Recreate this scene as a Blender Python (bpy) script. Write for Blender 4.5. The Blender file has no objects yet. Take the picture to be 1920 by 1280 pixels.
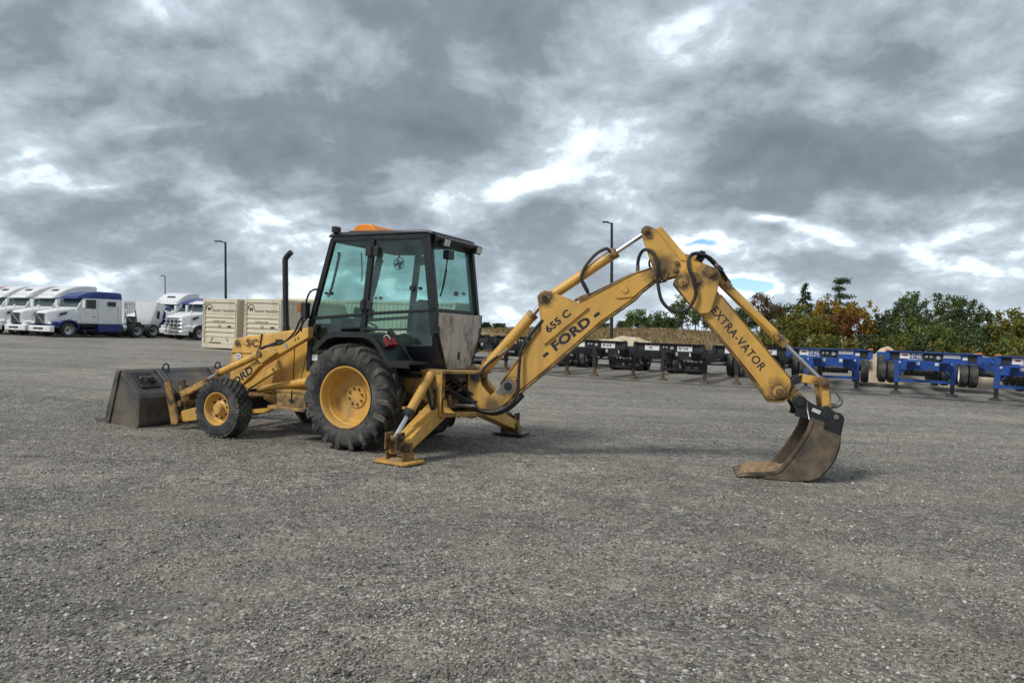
import bpy, bmesh, math, random
import numpy as np
from mathutils import Vector, Matrix, Euler, noise as mnoise

R = math.radians
rng = np.random.default_rng(7)
random.seed(7)
scene = bpy.context.scene
COL = scene.collection

# ------------------------------------------------------------------ camera
cam_d = bpy.data.cameras.new('camera')
cam = bpy.data.objects.new('camera', cam_d)
COL.objects.link(cam)
cam_d.sensor_width = 36.0
cam_d.lens = 26.25
cam_d.clip_start = 0.05
cam_d.clip_end = 6000
cam.location = (0, 0, 1.65)
cam.rotation_euler = (R(90 - 0.86), 0, 0)
scene.camera = cam

# ------------------------------------------------------------------ light
SUN_EL, SUN_AZ = 46.0, 232.0          # azimuth measured clockwise from +Y
sd = bpy.data.lights.new('sun', 'SUN')
sd.energy = 1.5
sd.angle = R(14)
sd.color = (1.0, 0.96, 0.9)
sun = bpy.data.objects.new('sun', sd)
COL.objects.link(sun)
sdir = Vector((math.sin(R(SUN_AZ)) * math.cos(R(SUN_EL)), math.cos(R(SUN_AZ)) * math.cos(R(SUN_EL)), math.sin(R(SUN_EL))))
sun.rotation_euler = sdir.to_track_quat('Z', 'Y').to_euler()
scene.view_settings.view_transform = 'Standard'
scene.view_settings.look = 'None'
scene.view_settings.exposure = 0.92
scene.view_settings.gamma = 1.0
scene.view_settings.use_curve_mapping = False


class NT:
    """small helper round a node tree"""
    def __init__(s, tree):
        s.t = tree
        s.n = tree.nodes
        s.l = tree.links

    def node(s, typ, **kw):
        nd = s.n.new(typ)
        for k, v in kw.items():
            if k == 'inp':
                for a, b in v.items():
                    s.set(nd.inputs[a], b)
            else:
                setattr(nd, k, v)
        return nd

    def set(s, sock, v):
        if isinstance(v, bpy.types.NodeSocket):
            s.l.new(v, sock)
        else:
            sock.default_value = v

    def math(s, op, a, b=None, c=None, clamp=False):
        nd = s.n.new('ShaderNodeMath')
        nd.operation = op
        nd.use_clamp = clamp
        s.set(nd.inputs[0], a)
        if b is not None:
            s.set(nd.inputs[1], b)
        if c is not None:
            s.set(nd.inputs[2], c)
        return nd.outputs[0]

    def ramp(s, fac, stops, interp='LINEAR'):
        nd = s.n.new('ShaderNodeValToRGB')
        cr = nd.color_ramp
        cr.interpolation = interp
        while len(cr.elements) < len(stops):
            cr.elements.new(0.5)
        for e, (p, c) in zip(cr.elements, stops):
            e.position = p
            e.color = (c, c, c, 1) if isinstance(c, (int, float)) else (*c, 1)
        s.set(nd.inputs[0], fac)
        return nd.outputs[0]

    def mix(s, fac, a, b, mode='MIX'):
        nd = s.n.new('ShaderNodeMix')
        nd.data_type = 'RGBA'
        nd.blend_type = mode
        s.set(nd.inputs[0], fac)
        s.set(nd.inputs[6], a if not isinstance(a, tuple) else (*a, 1))
        s.set(nd.inputs[7], b if not isinstance(b, tuple) else (*b, 1))
        return nd.outputs[2]

    def noise(s, vec, scale, detail=4, rough=0.5, dist=0.0, dim='3D'):
        nd = s.n.new('ShaderNodeTexNoise')
        nd.noise_dimensions = dim
        s.set(nd.inputs['Vector'], vec)
        nd.inputs['Scale'].default_value = scale
        nd.inputs['Detail'].default_value = detail
        nd.inputs['Roughness'].default_value = rough
        nd.inputs['Distortion'].default_value = dist
        return nd.outputs[0]


# ------------------------------------------------------------------ world: broken overcast over a Nishita sky
world = bpy.data.worlds.new('World')
scene.world = world
world.use_nodes = True
w = NT(world.node_tree)
w.n.clear()
out = w.node('ShaderNodeOutputWorld')
bg = w.node('ShaderNodeBackground', inp={'Strength': 0.1})
sky = w.node('ShaderNodeTexSky', sky_type='NISHITA', sun_disc=False)
sky.sun_elevation = R(SUN_EL)
sky.sun_rotation = R(SUN_AZ)
sky.air_density = 1.0
sky.dust_density = 0.2
sky.ozone_density = 3.0
tc = w.node('ShaderNodeTexCoord')
sep = w.node('ShaderNodeSeparateXYZ', inp={0: tc.outputs['Generated']})
dz = w.math('MAXIMUM', sep.outputs[2], 0.0)
den = w.math('ADD', dz, 0.50)
qx = w.math('DIVIDE', sep.outputs[0], den)
qy = w.math('DIVIDE', sep.outputs[1], den)
q = w.node('ShaderNodeCombineXYZ', inp={0: qx, 1: qy, 2: 0.0}).outputs[0]
def lifted(up):
    """cloud domain seen in a direction raised by up"""
    d_ = w.math('ADD', dz, 0.50 + up)
    z_ = w.math('MULTIPLY', w.math('DIVIDE', w.math('ADD', dz, up), d_), 0.9)
    return w.node('ShaderNodeCombineXYZ', inp={0: w.math('DIVIDE', sep.outputs[0], d_), 1: w.math('DIVIDE', sep.outputs[1], d_), 2: z_}).outputs[0]


def warped(vec):
    wn = w.node('ShaderNodeTexNoise', inp={'Vector': vec, 'Scale': 4.2, 'Detail': 4.0, 'Roughness': 0.55})
    return w.node('ShaderNodeVectorMath', operation='MULTIPLY_ADD', inp={0: wn.outputs['Color'], 1: (0.13, 0.13, 0.10), 2: vec}).outputs[0]


def body(vec):
    return w.noise(vec, 2.9, 11.0, 0.57)


wv = warped(lifted(0.0))
wu = warped(lifted(0.03))
n0 = w.noise(wv, 1.5, 2.0, 0.5)
n1 = body(wv)
n1u = body(wu)
n2 = w.noise(wv, 13.0, 6.0, 0.6)
low = w.ramp(dz, [(0.03, 1.0), (0.22, 0.0)], 'EASE')
n3 = w.noise(wv, 9.5, 7.0, 0.56)
T = w.math('ADD', w.math('MULTIPLY', n0, 0.55), w.math('MULTIPLY', n1, 1.25))
T = w.math('ADD', T, w.math('MULTIPLY', n2, 0.24))
T = w.math('ADD', T, w.math('MULTIPLY', w.math('MULTIPLY', w.math('ADD', n3, -0.5), low), 1.35))
# flat dark undersides, bright upper rims
T = w.math('ADD', T, w.math('MULTIPLY', w.math('SUBTRACT', n1u, n1), 1.9))
T = w.math('ADD', T, -0.49)


def qpix(u, v):
    d = np.array([(u - 960) / 1400.0, 1.0, (619 - v) / 1400.0])
    d /= np.linalg.norm(d)
    return d[0] / (d[2] + 0.50), d[1] / (d[2] + 0.50)


# the larger cloud masses and breaks of this sky: where they hang, how wide, how thick
MASSES = [
    (560, 190, 430, 130, 0.16), (250, 130, 260, 90, 0.05), (760, 290, 220, 70, 0.13), (1010, 400, 330, 60, 0.10),
    (1600, 330, 330, 70, 0.15), (1680, 110, 260, 90, 0.10), (1330, 60, 120, 60, 0.03), (110, 420, 150, 30, 0.15), (330, 440, 120, 26, 0.08),
    (330, 345, 150, 26, 0.06), (1770, 470, 160, 22, 0.08),
    (875, 80, 85, 80, -0.16), (890, 160, 60, 50, -0.12), (1090, 265, 130, 55, -0.09), (1230, 110, 200, 90, -0.02), (60, 300, 120, 16, -0.09), (180, 345, 110, 12, -0.08),
    (290, 245, 130, 20, -0.10), (400, 395, 150, 12, -0.08), (540, 425, 130, 10, -0.07), (1010, 330, 120, 30, -0.09),
    (1870, 370, 90, 30, -0.10), (1560, 440, 160, 14, -0.08),
    (1315, 455, 120, 22, -0.40), (1455, 411, 110, 16, -0.40), (1430, 537, 150, 24, -0.38), (60, 50, 200, 70, 0.20), (1165, 490, 50, 8, -0.14), (1600, 560, 300, 14, -0.07), (200, 520, 500, 12, -0.08),
]
for (u, v, ru, rv, wt) in MASSES:
    cx, cy = qpix(u, v)
    rx = abs(qpix(u + ru, v)[0] - qpix(u - ru, v)[0]) / 2 * 1.5
    ry = abs(qpix(u, v + rv)[1] - qpix(u, v - rv)[1]) / 2 * 1.5
    mp = w.node('ShaderNodeMapping', vector_type='TEXTURE', inp={0: wv, 1: (cx + 0.065, cy + 0.065, 0.0), 3: (rx, ry, 9.0)})
    gr = w.node('ShaderNodeTexGradient', gradient_type='QUADRATIC_SPHERE', inp={0: mp.outputs[0]})
    T = w.math('MULTIPLY_ADD', gr.outputs[1], wt * 1.6, T)
cloud = w.ramp(T, [(0.0, (0.54, 0.60, 0.65)), (0.29, (0.56, 0.61, 0.655)), (0.355, (0.47, 0.53, 0.585)), (0.405, (0.335, 0.388, 0.44)), (0.52, (0.24, 0.279, 0.32)), (0.68, (0.148, 0.174, 0.203)), (1.0, (0.096, 0.114, 0.133))])
# thin seams catching light from above
cl10 = w.node('ShaderNodeVectorMath', operation='SCALE', inp={0: cloud, 'Scale': 9.6}).outputs[0]
gap = w.ramp(T, [(0.05, 0.0), (0.16, 1.0)], 'EASE')
hz = w.ramp(dz, [(0.0, 1.0), (0.06, 0.4), (0.17, 0.0)])
skc = w.node('ShaderNodeVectorMath', operation='SCALE', inp={0: sky.outputs[0], 'Scale': 0.7}).outputs[0]
skc = w.mix(1.0, skc, (0.52, 0.80, 1.12), 'MULTIPLY')
colr = w.mix(gap, skc, cl10)
colr = w.mix(w.math('MULTIPLY', hz, 0.5), colr, (5.2, 6.0, 6.6))
w.l.new(colr, bg.inputs[0])
w.l.new(bg.outputs[0], out.inputs[0])


# ------------------------------------------------------------------ ground shape
def sstep(a, b, x):
    t = np.clip((x - a) / (b - a), 0, 1)
    return t * t * (3 - 2 * t)


def gz(X, Y):
    """height of the sloping gravel yard"""
    X = np.asarray(X, float)
    Y = np.asarray(Y, float)
    z = -0.043 * 60 * np.tanh(X / 60) * (1 - 0.7 * sstep(110, 320, Y))
    z = z + 0.15 * np.exp(-((X - 13) ** 2 / 30 + (Y - 23) ** 2 / 20))
    z = z - 0.05 * np.exp(-((X + 4.6) ** 2 / 3.2 + (Y - 10.6) ** 2 / 3.2))
    return z


def gzf(x, y):
    return float(gz(x, y))


def lot_matrix(X, Y, yaw, half=1.0):
    """pose of a thing resting on the slope, local x turned by yaw"""
    e = half
    ax = (gzf(X + e, Y) - gzf(X - e, Y)) / (2 * e)
    ay = (gzf(X, Y + e) - gzf(X, Y - e)) / (2 * e)
    n = Vector((-ax, -ay, 1)).normalized()
    ex = Vector((math.cos(yaw), math.sin(yaw), 0))
    ex.z = ax * ex.x + ay * ex.y
    ex.normalize()
    ey = n.cross(ex)
    M = Matrix((ex, ey, n)).transposed().to_4x4()
    M.translation = (X, Y, gzf(X, Y))
    return M


# ------------------------------------------------------------------ materials
MATS = {}


def newmat(name):
    m = bpy.data.materials.new(name)
    m.use_nodes = True
    t = NT(m.node_tree)
    t.n.clear()
    o = t.node('ShaderNodeOutputMaterial')
    p = t.node('ShaderNodeBsdfPrincipled')
    t.l.new(p.outputs[0], o.inputs[0])
    MATS[name] = m
    return m, t, p, o


def surf(name, base, rough=0.5, metal=0.0, var=0.25, scale=3.0, dirt=None, dirt_amt=0.35, dirt_scale=2.2, chips=None, chip_amt=0.0, bump=0.0, bump_scale=40.0, spec=0.5, streak=False, wear=None, stains=None):
    m, t, p, o = newmat(name)
    c = t.node('ShaderNodeTexCoord').outputs['Object']
    nz = t.noise(c, scale, 5, 0.6)
    dk = tuple(x * (1 - var) for x in base)
    lt = tuple(min(1, x * (1 + var)) for x in base)
    col = t.ramp(nz, [(0.3, dk), (0.7, lt)])
    rgh = t.math('MULTIPLY_ADD', nz, 0.25, rough - 0.12, clamp=True)
    if dirt:
        v = c
        if streak:
            v = t.node('ShaderNodeMapping', inp={0: c, 3: (1, 1, 0.18)}).outputs[0]
        dn = t.noise(v, dirt_scale, 8, 0.68, 0.3)
        lo = 0.62 - 0.3 * dirt_amt
        f = t.ramp(dn, [(lo, 0.0), (lo + 0.22, 1.0)])
        f = t.math('MULTIPLY', f, min(1, dirt_amt * 1.6))
        col = t.mix(f, col, dirt)
        rgh = t.math('MULTIPLY_ADD', f, 0.25, rgh, clamp=True)
    if chips:
        cn = t.noise(c, 16, 6, 0.7, 0.2)
        f = t.ramp(cn, [(0.70 - chip_amt, 0.0), (0.73 - chip_amt, 1.0)])
        col = t.mix(f, col, chips)
        rgh = t.math('MULTIPLY_ADD', f, 0.3, rgh, clamp=True)
    if stains:
        sx = t.node('ShaderNodeSeparateXYZ', inp={0: c})
        sn = t.math('MULTIPLY', t.math('SUBTRACT', t.noise(c, 6, 6, 0.7), 0.5), 0.34)
        acc = None
        for (px_, pz_, pr_) in stains:
            dd = t.math('SQRT', t.math('ADD', t.math('POWER', t.math('SUBTRACT', sx.outputs[0], px_), 2.0), t.math('POWER', t.math('SUBTRACT', sx.outputs[2], pz_), 2.0)))
            g_ = t.math('SUBTRACT', 1.0, t.math('DIVIDE', t.math('ADD', dd, sn), pr_), clamp=True)
            acc = g_ if acc is None else t.math('MAXIMUM', acc, g_)
        f = t.ramp(acc, [(0.0, 0.0), (0.55, 0.85)])
        col = t.mix(f, col, (0.075, 0.052, 0.03))
        rgh = t.math('MULTIPLY_ADD', f, -0.1, rgh, clamp=True)
    if wear:
        bv = t.node('ShaderNodeBevel', samples=4, inp={'Radius': 0.022})
        gm = t.node('ShaderNodeNewGeometry')
        dt = t.node('ShaderNodeVectorMath', operation='DOT_PRODUCT', inp={0: bv.outputs[0], 1: gm.outputs['Normal']}).outputs['Value']
        e_ = t.ramp(dt, [(0.80, 1.0), (0.985, 0.0)])
        wn = t.ramp(t.noise(c, 9, 6, 0.7), [(0.42, 0.0), (0.56, 1.0)])
        f = t.math('MULTIPLY', e_, wn)
        col = t.mix(f, col, wear)
        rgh = t.math('MULTIPLY_ADD', f, 0.3, rgh, clamp=True)
    t.set(p.inputs['Base Color'], col)
    t.set(p.inputs['Roughness'], rgh)
    p.inputs['Metallic'].default_value = metal
    p.inputs['Specular IOR Level'].default_value = spec
    if bump:
        bn = t.noise(c, bump_scale, 4, 0.6)
        b = t.node('ShaderNodeBump', inp={'Strength': bump, 'Distance': 0.01, 'Height': bn})
        t.l.new(b.outputs[0], p.inputs['Normal'])
    return m


YEL = (0.61, 0.345, 0.072)
M_yel = surf('yellow_paint', YEL, 0.42, var=0.13, scale=2.2, dirt=(0.29, 0.185, 0.07), dirt_amt=0.5, dirt_scale=2.6, chips=(0.07, 0.04, 0.02), chip_amt=0.035, bump=0.05, bump_scale=30, streak=True, wear=(0.085, 0.045, 0.022))
M_yelk = surf('yellow_paint_greasy', YEL, 0.42, var=0.13, scale=2.2, dirt=(0.29, 0.185, 0.07), dirt_amt=0.5, dirt_scale=2.6, chips=(0.07, 0.04, 0.02), chip_amt=0.035, bump=0.05, bump_scale=30, streak=True, wear=(0.085, 0.045, 0.022),
             stains=[(0.487, 0.919, 0.17), (0.916, 2.077, 0.15), (2.351, 2.491, 0.26), (2.16, 2.966, 0.15), (2.644, 2.333, 0.15), (2.81, 2.345, 0.12), (2.985, 2.462, 0.20), (3.841, 1.02, 0.22), (3.75, 0.93, 0.14), (0.30, 0.62, 0.20), (0.05, 1.02, 0.15), (1.75, 2.69, 0.12), (3.86, 1.72, 0.14), (4.34, 1.17, 0.14)])
M_yeld = surf('yellow_paint_dirty', (0.48, 0.285, 0.078), 0.6, var=0.2, scale=4, dirt=(0.10, 0.07, 0.04), dirt_amt=0.75, dirt_scale=5, chips=(0.05, 0.03, 0.02), chip_amt=0.06, bump=0.12, wear=(0.06, 0.036, 0.02))
M_grime = surf('grimy_yellow', (0.34, 0.195, 0.055), 0.7, var=0.3, scale=5, dirt=(0.055, 0.042, 0.03), dirt_amt=0.85, dirt_scale=4.5, chips=(0.05, 0.03, 0.02), chip_amt=0.08, bump=0.15, wear=(0.05, 0.032, 0.02))
M_rim = surf('rim_paint', (0.60, 0.34, 0.07), 0.45, var=0.12, scale=3, dirt=(0.30, 0.20, 0.095), dirt_amt=0.55, dirt_scale=4, chips=(0.10, 0.04, 0.015), chip_amt=0.01)
M_blk = surf('black_steel', (0.014, 0.016, 0.017), 0.42, var=0.35, dirt=(0.065, 0.06, 0.05), dirt_amt=0.3, dirt_scale=5)
M_cab = surf('cab_black', (0.009, 0.011, 0.012), 0.36, var=0.3, dirt=(0.05, 0.046, 0.04), dirt_amt=0.28, dirt_scale=4, chips=(0.13, 0.07, 0.03), chip_amt=-0.02)
M_navy = surf('navy_panel', (0.012, 0.016, 0.028), 0.4, var=0.3, dirt=(0.05, 0.045, 0.04), dirt_amt=0.3, dirt_scale=3)
M_rub = surf('tyre_rubber', (0.026, 0.029, 0.032), 0.85, var=0.25, scale=5, dirt=(0.125, 0.118, 0.102), dirt_amt=0.62, dirt_scale=3.5, bump=0.12, bump_scale=60, spec=0.3)
M_lug = surf('dusty_tread', (0.048, 0.048, 0.046), 0.9, var=0.3, scale=6, dirt=(0.16, 0.148, 0.125), dirt_amt=0.6, dirt_scale=4, bump=0.12, bump_scale=60, spec=0.2)
M_hose = surf('hose_rubber', (0.014, 0.014, 0.015), 0.55, var=0.2, dirt=(0.06, 0.055, 0.05), dirt_amt=0.3, dirt_scale=9)
M_chr = surf('chrome_rod', (0.55, 0.56, 0.57), 0.34, metal=1.0, var=0.08)
M_stl = surf('bare_steel', (0.23, 0.22, 0.21), 0.45, metal=0.7, var=0.3, dirt=(0.10, 0.06, 0.035), dirt_amt=0.4, dirt_scale=12)
M_rust = surf('pin_steel', (0.20, 0.125, 0.055), 0.65, metal=0.2, var=0.35, scale=12, dirt=(0.05, 0.035, 0.025), dirt_amt=0.5, dirt_scale=15)
M_ldb = surf('loader_bucket_steel', (0.075, 0.078, 0.082), 0.36, metal=0.3, var=0.45, scale=2.5, dirt=(0.185, 0.148, 0.108), dirt_amt=0.72, dirt_scale=2.0, chips=(0.20, 0.17, 0.135), chip_amt=0.01, bump=0.15, bump_scale=16)
M_bkt = surf('digging_bucket_steel', (0.085, 0.068, 0.052), 0.75, metal=0.1, var=0.45, scale=4, dirt=(0.235, 0.165, 0.10), dirt_amt=0.55, dirt_scale=3.2, chips=(0.045, 0.036, 0.03), chip_amt=0.04, bump=0.4, bump_scale=18)
M_mud = surf('dry_mud', (0.30, 0.205, 0.115), 0.95, var=0.3, scale=9, bump=0.6, bump_scale=25, dirt=(0.17, 0.115, 0.065), dirt_amt=0.6, dirt_scale=9)
M_wood = None
M_amb = surf('amber_plastic', (0.80, 0.24, 0.015), 0.3, var=0.1)
M_red = surf('red_lens', (0.23, 0.012, 0.02), 0.3, var=0.1)
M_lens = surf('clear_lens', (0.62, 0.60, 0.54), 0.25, var=0.15)
M_wht = surf('white_paint', (0.70, 0.71, 0.72), 0.35, var=0.05, dirt=(0.42, 0.40, 0.37), dirt_amt=0.3, dirt_scale=1.3)
M_decal = surf('dark_decal', (0.018, 0.020, 0.034), 0.5, var=0.2, chips=(0.40, 0.23, 0.06), chip_amt=-0.02)
M_stick = surf('white_sticker', (0.72, 0.73, 0.74), 0.5, var=0.06)
M_int = surf('cab_interior', (0.020, 0.024, 0.024), 0.7, var=0.3)
M_blu = surf('truck_blue', (0.012, 0.028, 0.16), 0.3, var=0.12, dirt=(0.06, 0.06, 0.09), dirt_amt=0.25, dirt_scale=1.5)
M_tblu = surf('trailer_blue', (0.014, 0.075, 0.32), 0.45, var=0.2, scale=2, dirt=(0.05, 0.06, 0.09), dirt_amt=0.45, dirt_scale=3)
M_tblk = surf('trailer_black', (0.012, 0.013, 0.016), 0.5, var=0.4, dirt=(0.065, 0.058, 0.05), dirt_amt=0.4, dirt_scale=3)
M_trust = surf('rusty_leg', (0.10, 0.066, 0.042), 0.8, var=0.4, scale=6, dirt=(0.16, 0.10, 0.055), dirt_amt=0.5, dirt_scale=6)
M_crm = surf('cream_container', (0.61, 0.55, 0.425), 0.55, var=0.06, scale=1.2, dirt=(0.36, 0.28, 0.18), dirt_amt=0.35, dirt_scale=1.1, chips=(0.20, 0.09, 0.035), chip_amt=-0.035, streak=True)
M_cgry = surf('pale_container', (0.44, 0.45, 0.46), 0.55, var=0.06, dirt=(0.28, 0.27, 0.26), dirt_amt=0.3, dirt_scale=1.0)
M_wind = surf('truck_glass', (0.035, 0.055, 0.055), 0.06, var=0.1, spec=0.8)
M_grl = surf('truck_grille', (0.030, 0.032, 0.036), 0.4, metal=0.2, var=0.2)
M_chm = surf('dull_chrome', (0.55, 0.55, 0.55), 0.3, metal=0.85, var=0.15)
M_redp = surf('red_paint', (0.42, 0.045, 0.025), 0.4, var=0.1)
M_refl = surf('reflector_red', (0.35, 0.03, 0.03), 0.4, var=0.1)
M_pole = surf('pole_paint', (0.018, 0.018, 0.020), 0.45, var=0.2)
M_rock = surf('pale_rock', (0.52, 0.43, 0.32), 0.9, var=0.2, scale=1.5, dirt=(0.30, 0.22, 0.15), dirt_amt=0.5, dirt_scale=1.8, bump=0.7, bump_scale=6)
M_bark = surf('bark', (0.085, 0.068, 0.052), 0.9, var=0.4, scale=6)
M_bldg = surf('far_building_wall', (0.66, 0.66, 0.65), 0.7, var=0.04)
M_dgl = surf('far_window', (0.05, 0.06, 0.07), 0.2, var=0.1)


def make_wood():
    m, t, p, o = newmat('weathered_plywood')
    c = t.node('ShaderNodeTexCoord').outputs['Object']
    v = t.node('ShaderNodeMapping', inp={0: c, 3: (9.0, 9.0, 0.9)}).outputs[0]
    g = t.noise(v, 2.6, 8, 0.65, 0.8)
    col = t.ramp(g, [(0.22, (0.20, 0.15, 0.115)), (0.45, (0.46, 0.40, 0.345)), (0.75, (0.64, 0.59, 0.54))])
    s = t.noise(c, 3.2, 5, 0.6)
    col = t.mix(t.ramp(s, [(0.50, 0.0), (0.66, 0.85)]), col, (0.19, 0.12, 0.075))
    t.set(p.inputs['Base Color'], col)
    p.inputs['Roughness'].default_value = 0.85
    b = t.node('ShaderNodeBump', inp={'Strength': 0.3, 'Distance': 0.01, 'Height': g})
    t.l.new(b.outputs[0], p.inputs['Normal'])
    return m


M_wood = make_wood()


def make_glass(name, tint, refl=0.06):
    m, t, p, o = newmat(name)
    t.n.remove(p)
    tr = t.node('ShaderNodeBsdfTransparent', inp={0: (*tint, 1)})
    gl = t.node('ShaderNodeBsdfGlossy', inp={'Color': (0.9, 0.95, 0.95, 1), 'Roughness': 0.03})
    df = t.node('ShaderNodeBsdfDiffuse', inp={'Color': (0.20, 0.22, 0.20, 1)})
    lw = t.node('ShaderNodeLayerWeight', inp={'Blend': 0.5})
    fr5 = t.math('POWER', lw.outputs['Facing'], 4.0)
    fr = t.math('MULTIPLY_ADD', fr5, 0.6, 0.035)
    c = t.node('ShaderNodeTexCoord').outputs['Object']
    dust = t.ramp(t.noise(c, 3.0, 6, 0.65), [(0.4, 0.02), (0.75, 0.13)])
    mx = t.node('ShaderNodeMixShader', inp={0: dust})
    t.l.new(tr.outputs[0], mx.inputs[1])
    t.l.new(df.outputs[0], mx.inputs[2])
    m2 = t.node('ShaderNodeMixShader', inp={0: fr})
    t.l.new(mx.outputs[0], m2.inputs[1])
    t.l.new(gl.outputs[0], m2.inputs[2])
    t.l.new(m2.outputs[0], o.inputs[0])
    return m


M_gls = make_glass('tinted_cab_glass', (0.785, 0.92, 0.895))


def make_ground():
    m, t, p, o = newmat('gravel_yard')
    c = t.node('ShaderNodeTexCoord').outputs['Object']
    vo = t.node('ShaderNodeTexVoronoi', inp={'Vector': c, 'Scale': 46.0, 'Randomness': 1.0})
    vs = t.node('ShaderNodeSeparateColor', inp={0: vo.outputs['Color']})
    st = t.ramp(vs.outputs[0], [(0.0, (0.140, 0.127, 0.106)), (0.55, (0.290, 0.266, 0.226)), (0.90, (0.418, 0.386, 0.332)), (1.0, (0.60, 0.58, 0.54))])
    vb2 = t.node('ShaderNodeTexVoronoi', inp={'Vector': c, 'Scale': 11.0, 'Randomness': 1.0})
    vs2 = t.node('ShaderNodeSeparateColor', inp={0: vb2.outputs['Color']})
    st = t.mix(1.0, st, t.ramp(vs2.outputs[1], [(0.0, 0.78), (0.5, 1.0), (0.93, 1.1), (1.0, 1.5)]), 'MULTIPLY')
    st = t.mix(1.0, st, t.ramp(t.noise(c, 5.0, 6, 0.75), [(0.3, 0.72), (0.7, 1.28)]), 'MULTIPLY')
    fine = t.noise(c, 160, 3, 0.7)
    st = t.mix(0.6, st, t.ramp(fine, [(0.3, 0.35), (0.7, 1.0)]), 'MULTIPLY')
    pat = t.noise(c, 0.55, 7, 0.62, 0.4)
    brown = t.ramp(pat, [(0.48, 0.0), (0.70, 0.62)])
    col = t.mix(brown, st, (0.335, 0.305, 0.252))
    pat2 = t.noise(c, 0.16, 5, 0.6, 0.6)
    dk = t.ramp(pat2, [(0.32, 0.76), (0.6, 1.10)])
    col = t.mix(1.0, col, dk, 'MULTIPLY')
    # wheel tracks worn across the yard
    tm = t.node('ShaderNodeMapping', inp={0: c, 2: (0, 0, R(9)), 3: (0.09, 1.2, 1.0)}).outputs[0]
    tk = t.noise(tm, 0.9, 5, 0.6, 0.4)
    col = t.mix(1.0, col, t.ramp(tk, [(0.36, 0.86), (0.62, 1.10)]), 'MULTIPLY')
    # wheel ruts curving over the yard
    sp_ = t.node('ShaderNodeSeparateXYZ', inp={0: c})
    for (ax_, ay_, rad) in ((14.0, -9.0, 19.0), (14.0, -9.0, 20.9), (-16.0, -6.0, 21.5), (-16.0, -6.0, 23.4), (3.0, 60.0, 47.5), (3.0, 60.0, 45.6), (-30.0, 14.0, 27.0), (-30.0, 14.0, 28.9)):
        dd = t.math('SQRT', t.math('ADD', t.math('POWER', t.math('SUBTRACT', sp_.outputs[0], ax_), 2.0), t.math('POWER', t.math('SUBTRACT', sp_.outputs[1], ay_), 2.0)))
        off = t.math('ABSOLUTE', t.math('ADD', t.math('SUBTRACT', dd, rad), t.math('MULTIPLY', t.math('SUBTRACT', pat, 0.5), 0.5)))
        col = t.mix(t.math('MULTIPLY', t.ramp(off, [(0.10, 0.30), (0.26, 0.0)]), t.ramp(tk, [(0.35, 0.2), (0.6, 1.0)])), col, (0.10, 0.092, 0.08))
    spots = t.noise(c, 1.7, 3, 0.5)
    col = t.mix(t.ramp(spots, [(0.70, 0.0), (0.75, 0.6)]), col, (0.03, 0.03, 0.03))
    t.set(p.inputs['Base Color'], col)
    p.inputs['Roughness'].default_value = 0.92
    p.inputs['Specular IOR Level'].default_value = 0.25
    h = t.math('ADD', t.math('MULTIPLY', vo.outputs['Distance'], -0.8), t.math('MULTIPLY', fine, 0.5))
    h = t.math('ADD', h, t.math('MULTIPLY', t.noise(c, 9, 4, 0.6), 1.2))
    b = t.node('ShaderNodeBump', inp={'Strength': 0.9, 'Distance': 0.018, 'Height': h})
    t.l.new(b.outputs[0], p.inputs['Normal'])
    return m


M_grd = make_ground()


def make_island(name, stops, rough=0.9, trans=0.0):
    m, t, p, o = newmat(name)
    g = t.node('ShaderNodeNewGeometry')
    col = t.ramp(g.outputs['Random Per Island'], stops)
    c = t.node('ShaderNodeTexCoord').outputs['Object']
    nz = t.noise(c, 0.9, 3, 0.5)
    col = t.mix(1.0, col, t.ramp(nz, [(0.3, 0.7), (0.7, 1.25)]), 'MULTIPLY')
    t.set(p.inputs['Base Color'], col)
    p.inputs['Roughness'].default_value = rough
    p.inputs['Specular IOR Level'].default_value = 0.25
    if trans:
        tl = t.node('ShaderNodeBsdfTranslucent')
        t.l.new(col, tl.inputs[0])
        mx = t.node('ShaderNodeMixShader', inp={0: trans})
        t.l.new(p.outputs[0], mx.inputs[1])
        t.l.new(tl.outputs[0], mx.inputs[2])
        t.l.new(mx.outputs[0], o.inputs[0])
    return m


M_stone = make_island('loose_stones', [(0.0, (0.085, 0.080, 0.071)), (0.35, (0.212, 0.194, 0.165)), (0.75, (0.334, 0.309, 0.267)), (0.93, (0.465, 0.435, 0.385)), (1.0, (0.62, 0.60, 0.56))])
LEAF = {
    'green': make_island('leaf_green', [(0, (0.052, 0.084, 0.024)), (0.6, (0.119, 0.170, 0.046)), (1, (0.227, 0.260, 0.066))], trans=0.3),
    'dark': make_island('leaf_dark', [(0, (0.038, 0.064, 0.029)), (0.6, (0.080, 0.115, 0.046)), (1, (0.154, 0.182, 0.061))], trans=0.25),
    'conifer': make_island('needles', [(0, (0.025, 0.043, 0.023)), (0.6, (0.054, 0.079, 0.036)), (1, (0.100, 0.122, 0.050))], trans=0.15),
    'gold': make_island('leaf_gold', [(0, (0.156, 0.102, 0.019)), (0.5, (0.312, 0.196, 0.028)), (1, (0.437, 0.234, 0.031))], trans=0.3),
    'olive': make_island('leaf_olive', [(0, (0.078, 0.086, 0.022)), (0.6, (0.187, 0.180, 0.041)), (1, (0.296, 0.250, 0.047))], trans=0.3),
    'rust': make_island('leaf_rust', [(0, (0.097, 0.043, 0.022)), (0.6, (0.211, 0.094, 0.035)), (1, (0.312, 0.149, 0.041))], trans=0.3),
    'brown': make_island('leaf_brown', [(0, (0.078, 0.053, 0.031)), (0.6, (0.164, 0.106, 0.053)), (1, (0.234, 0.164, 0.066))], trans=0.3),
}
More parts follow.
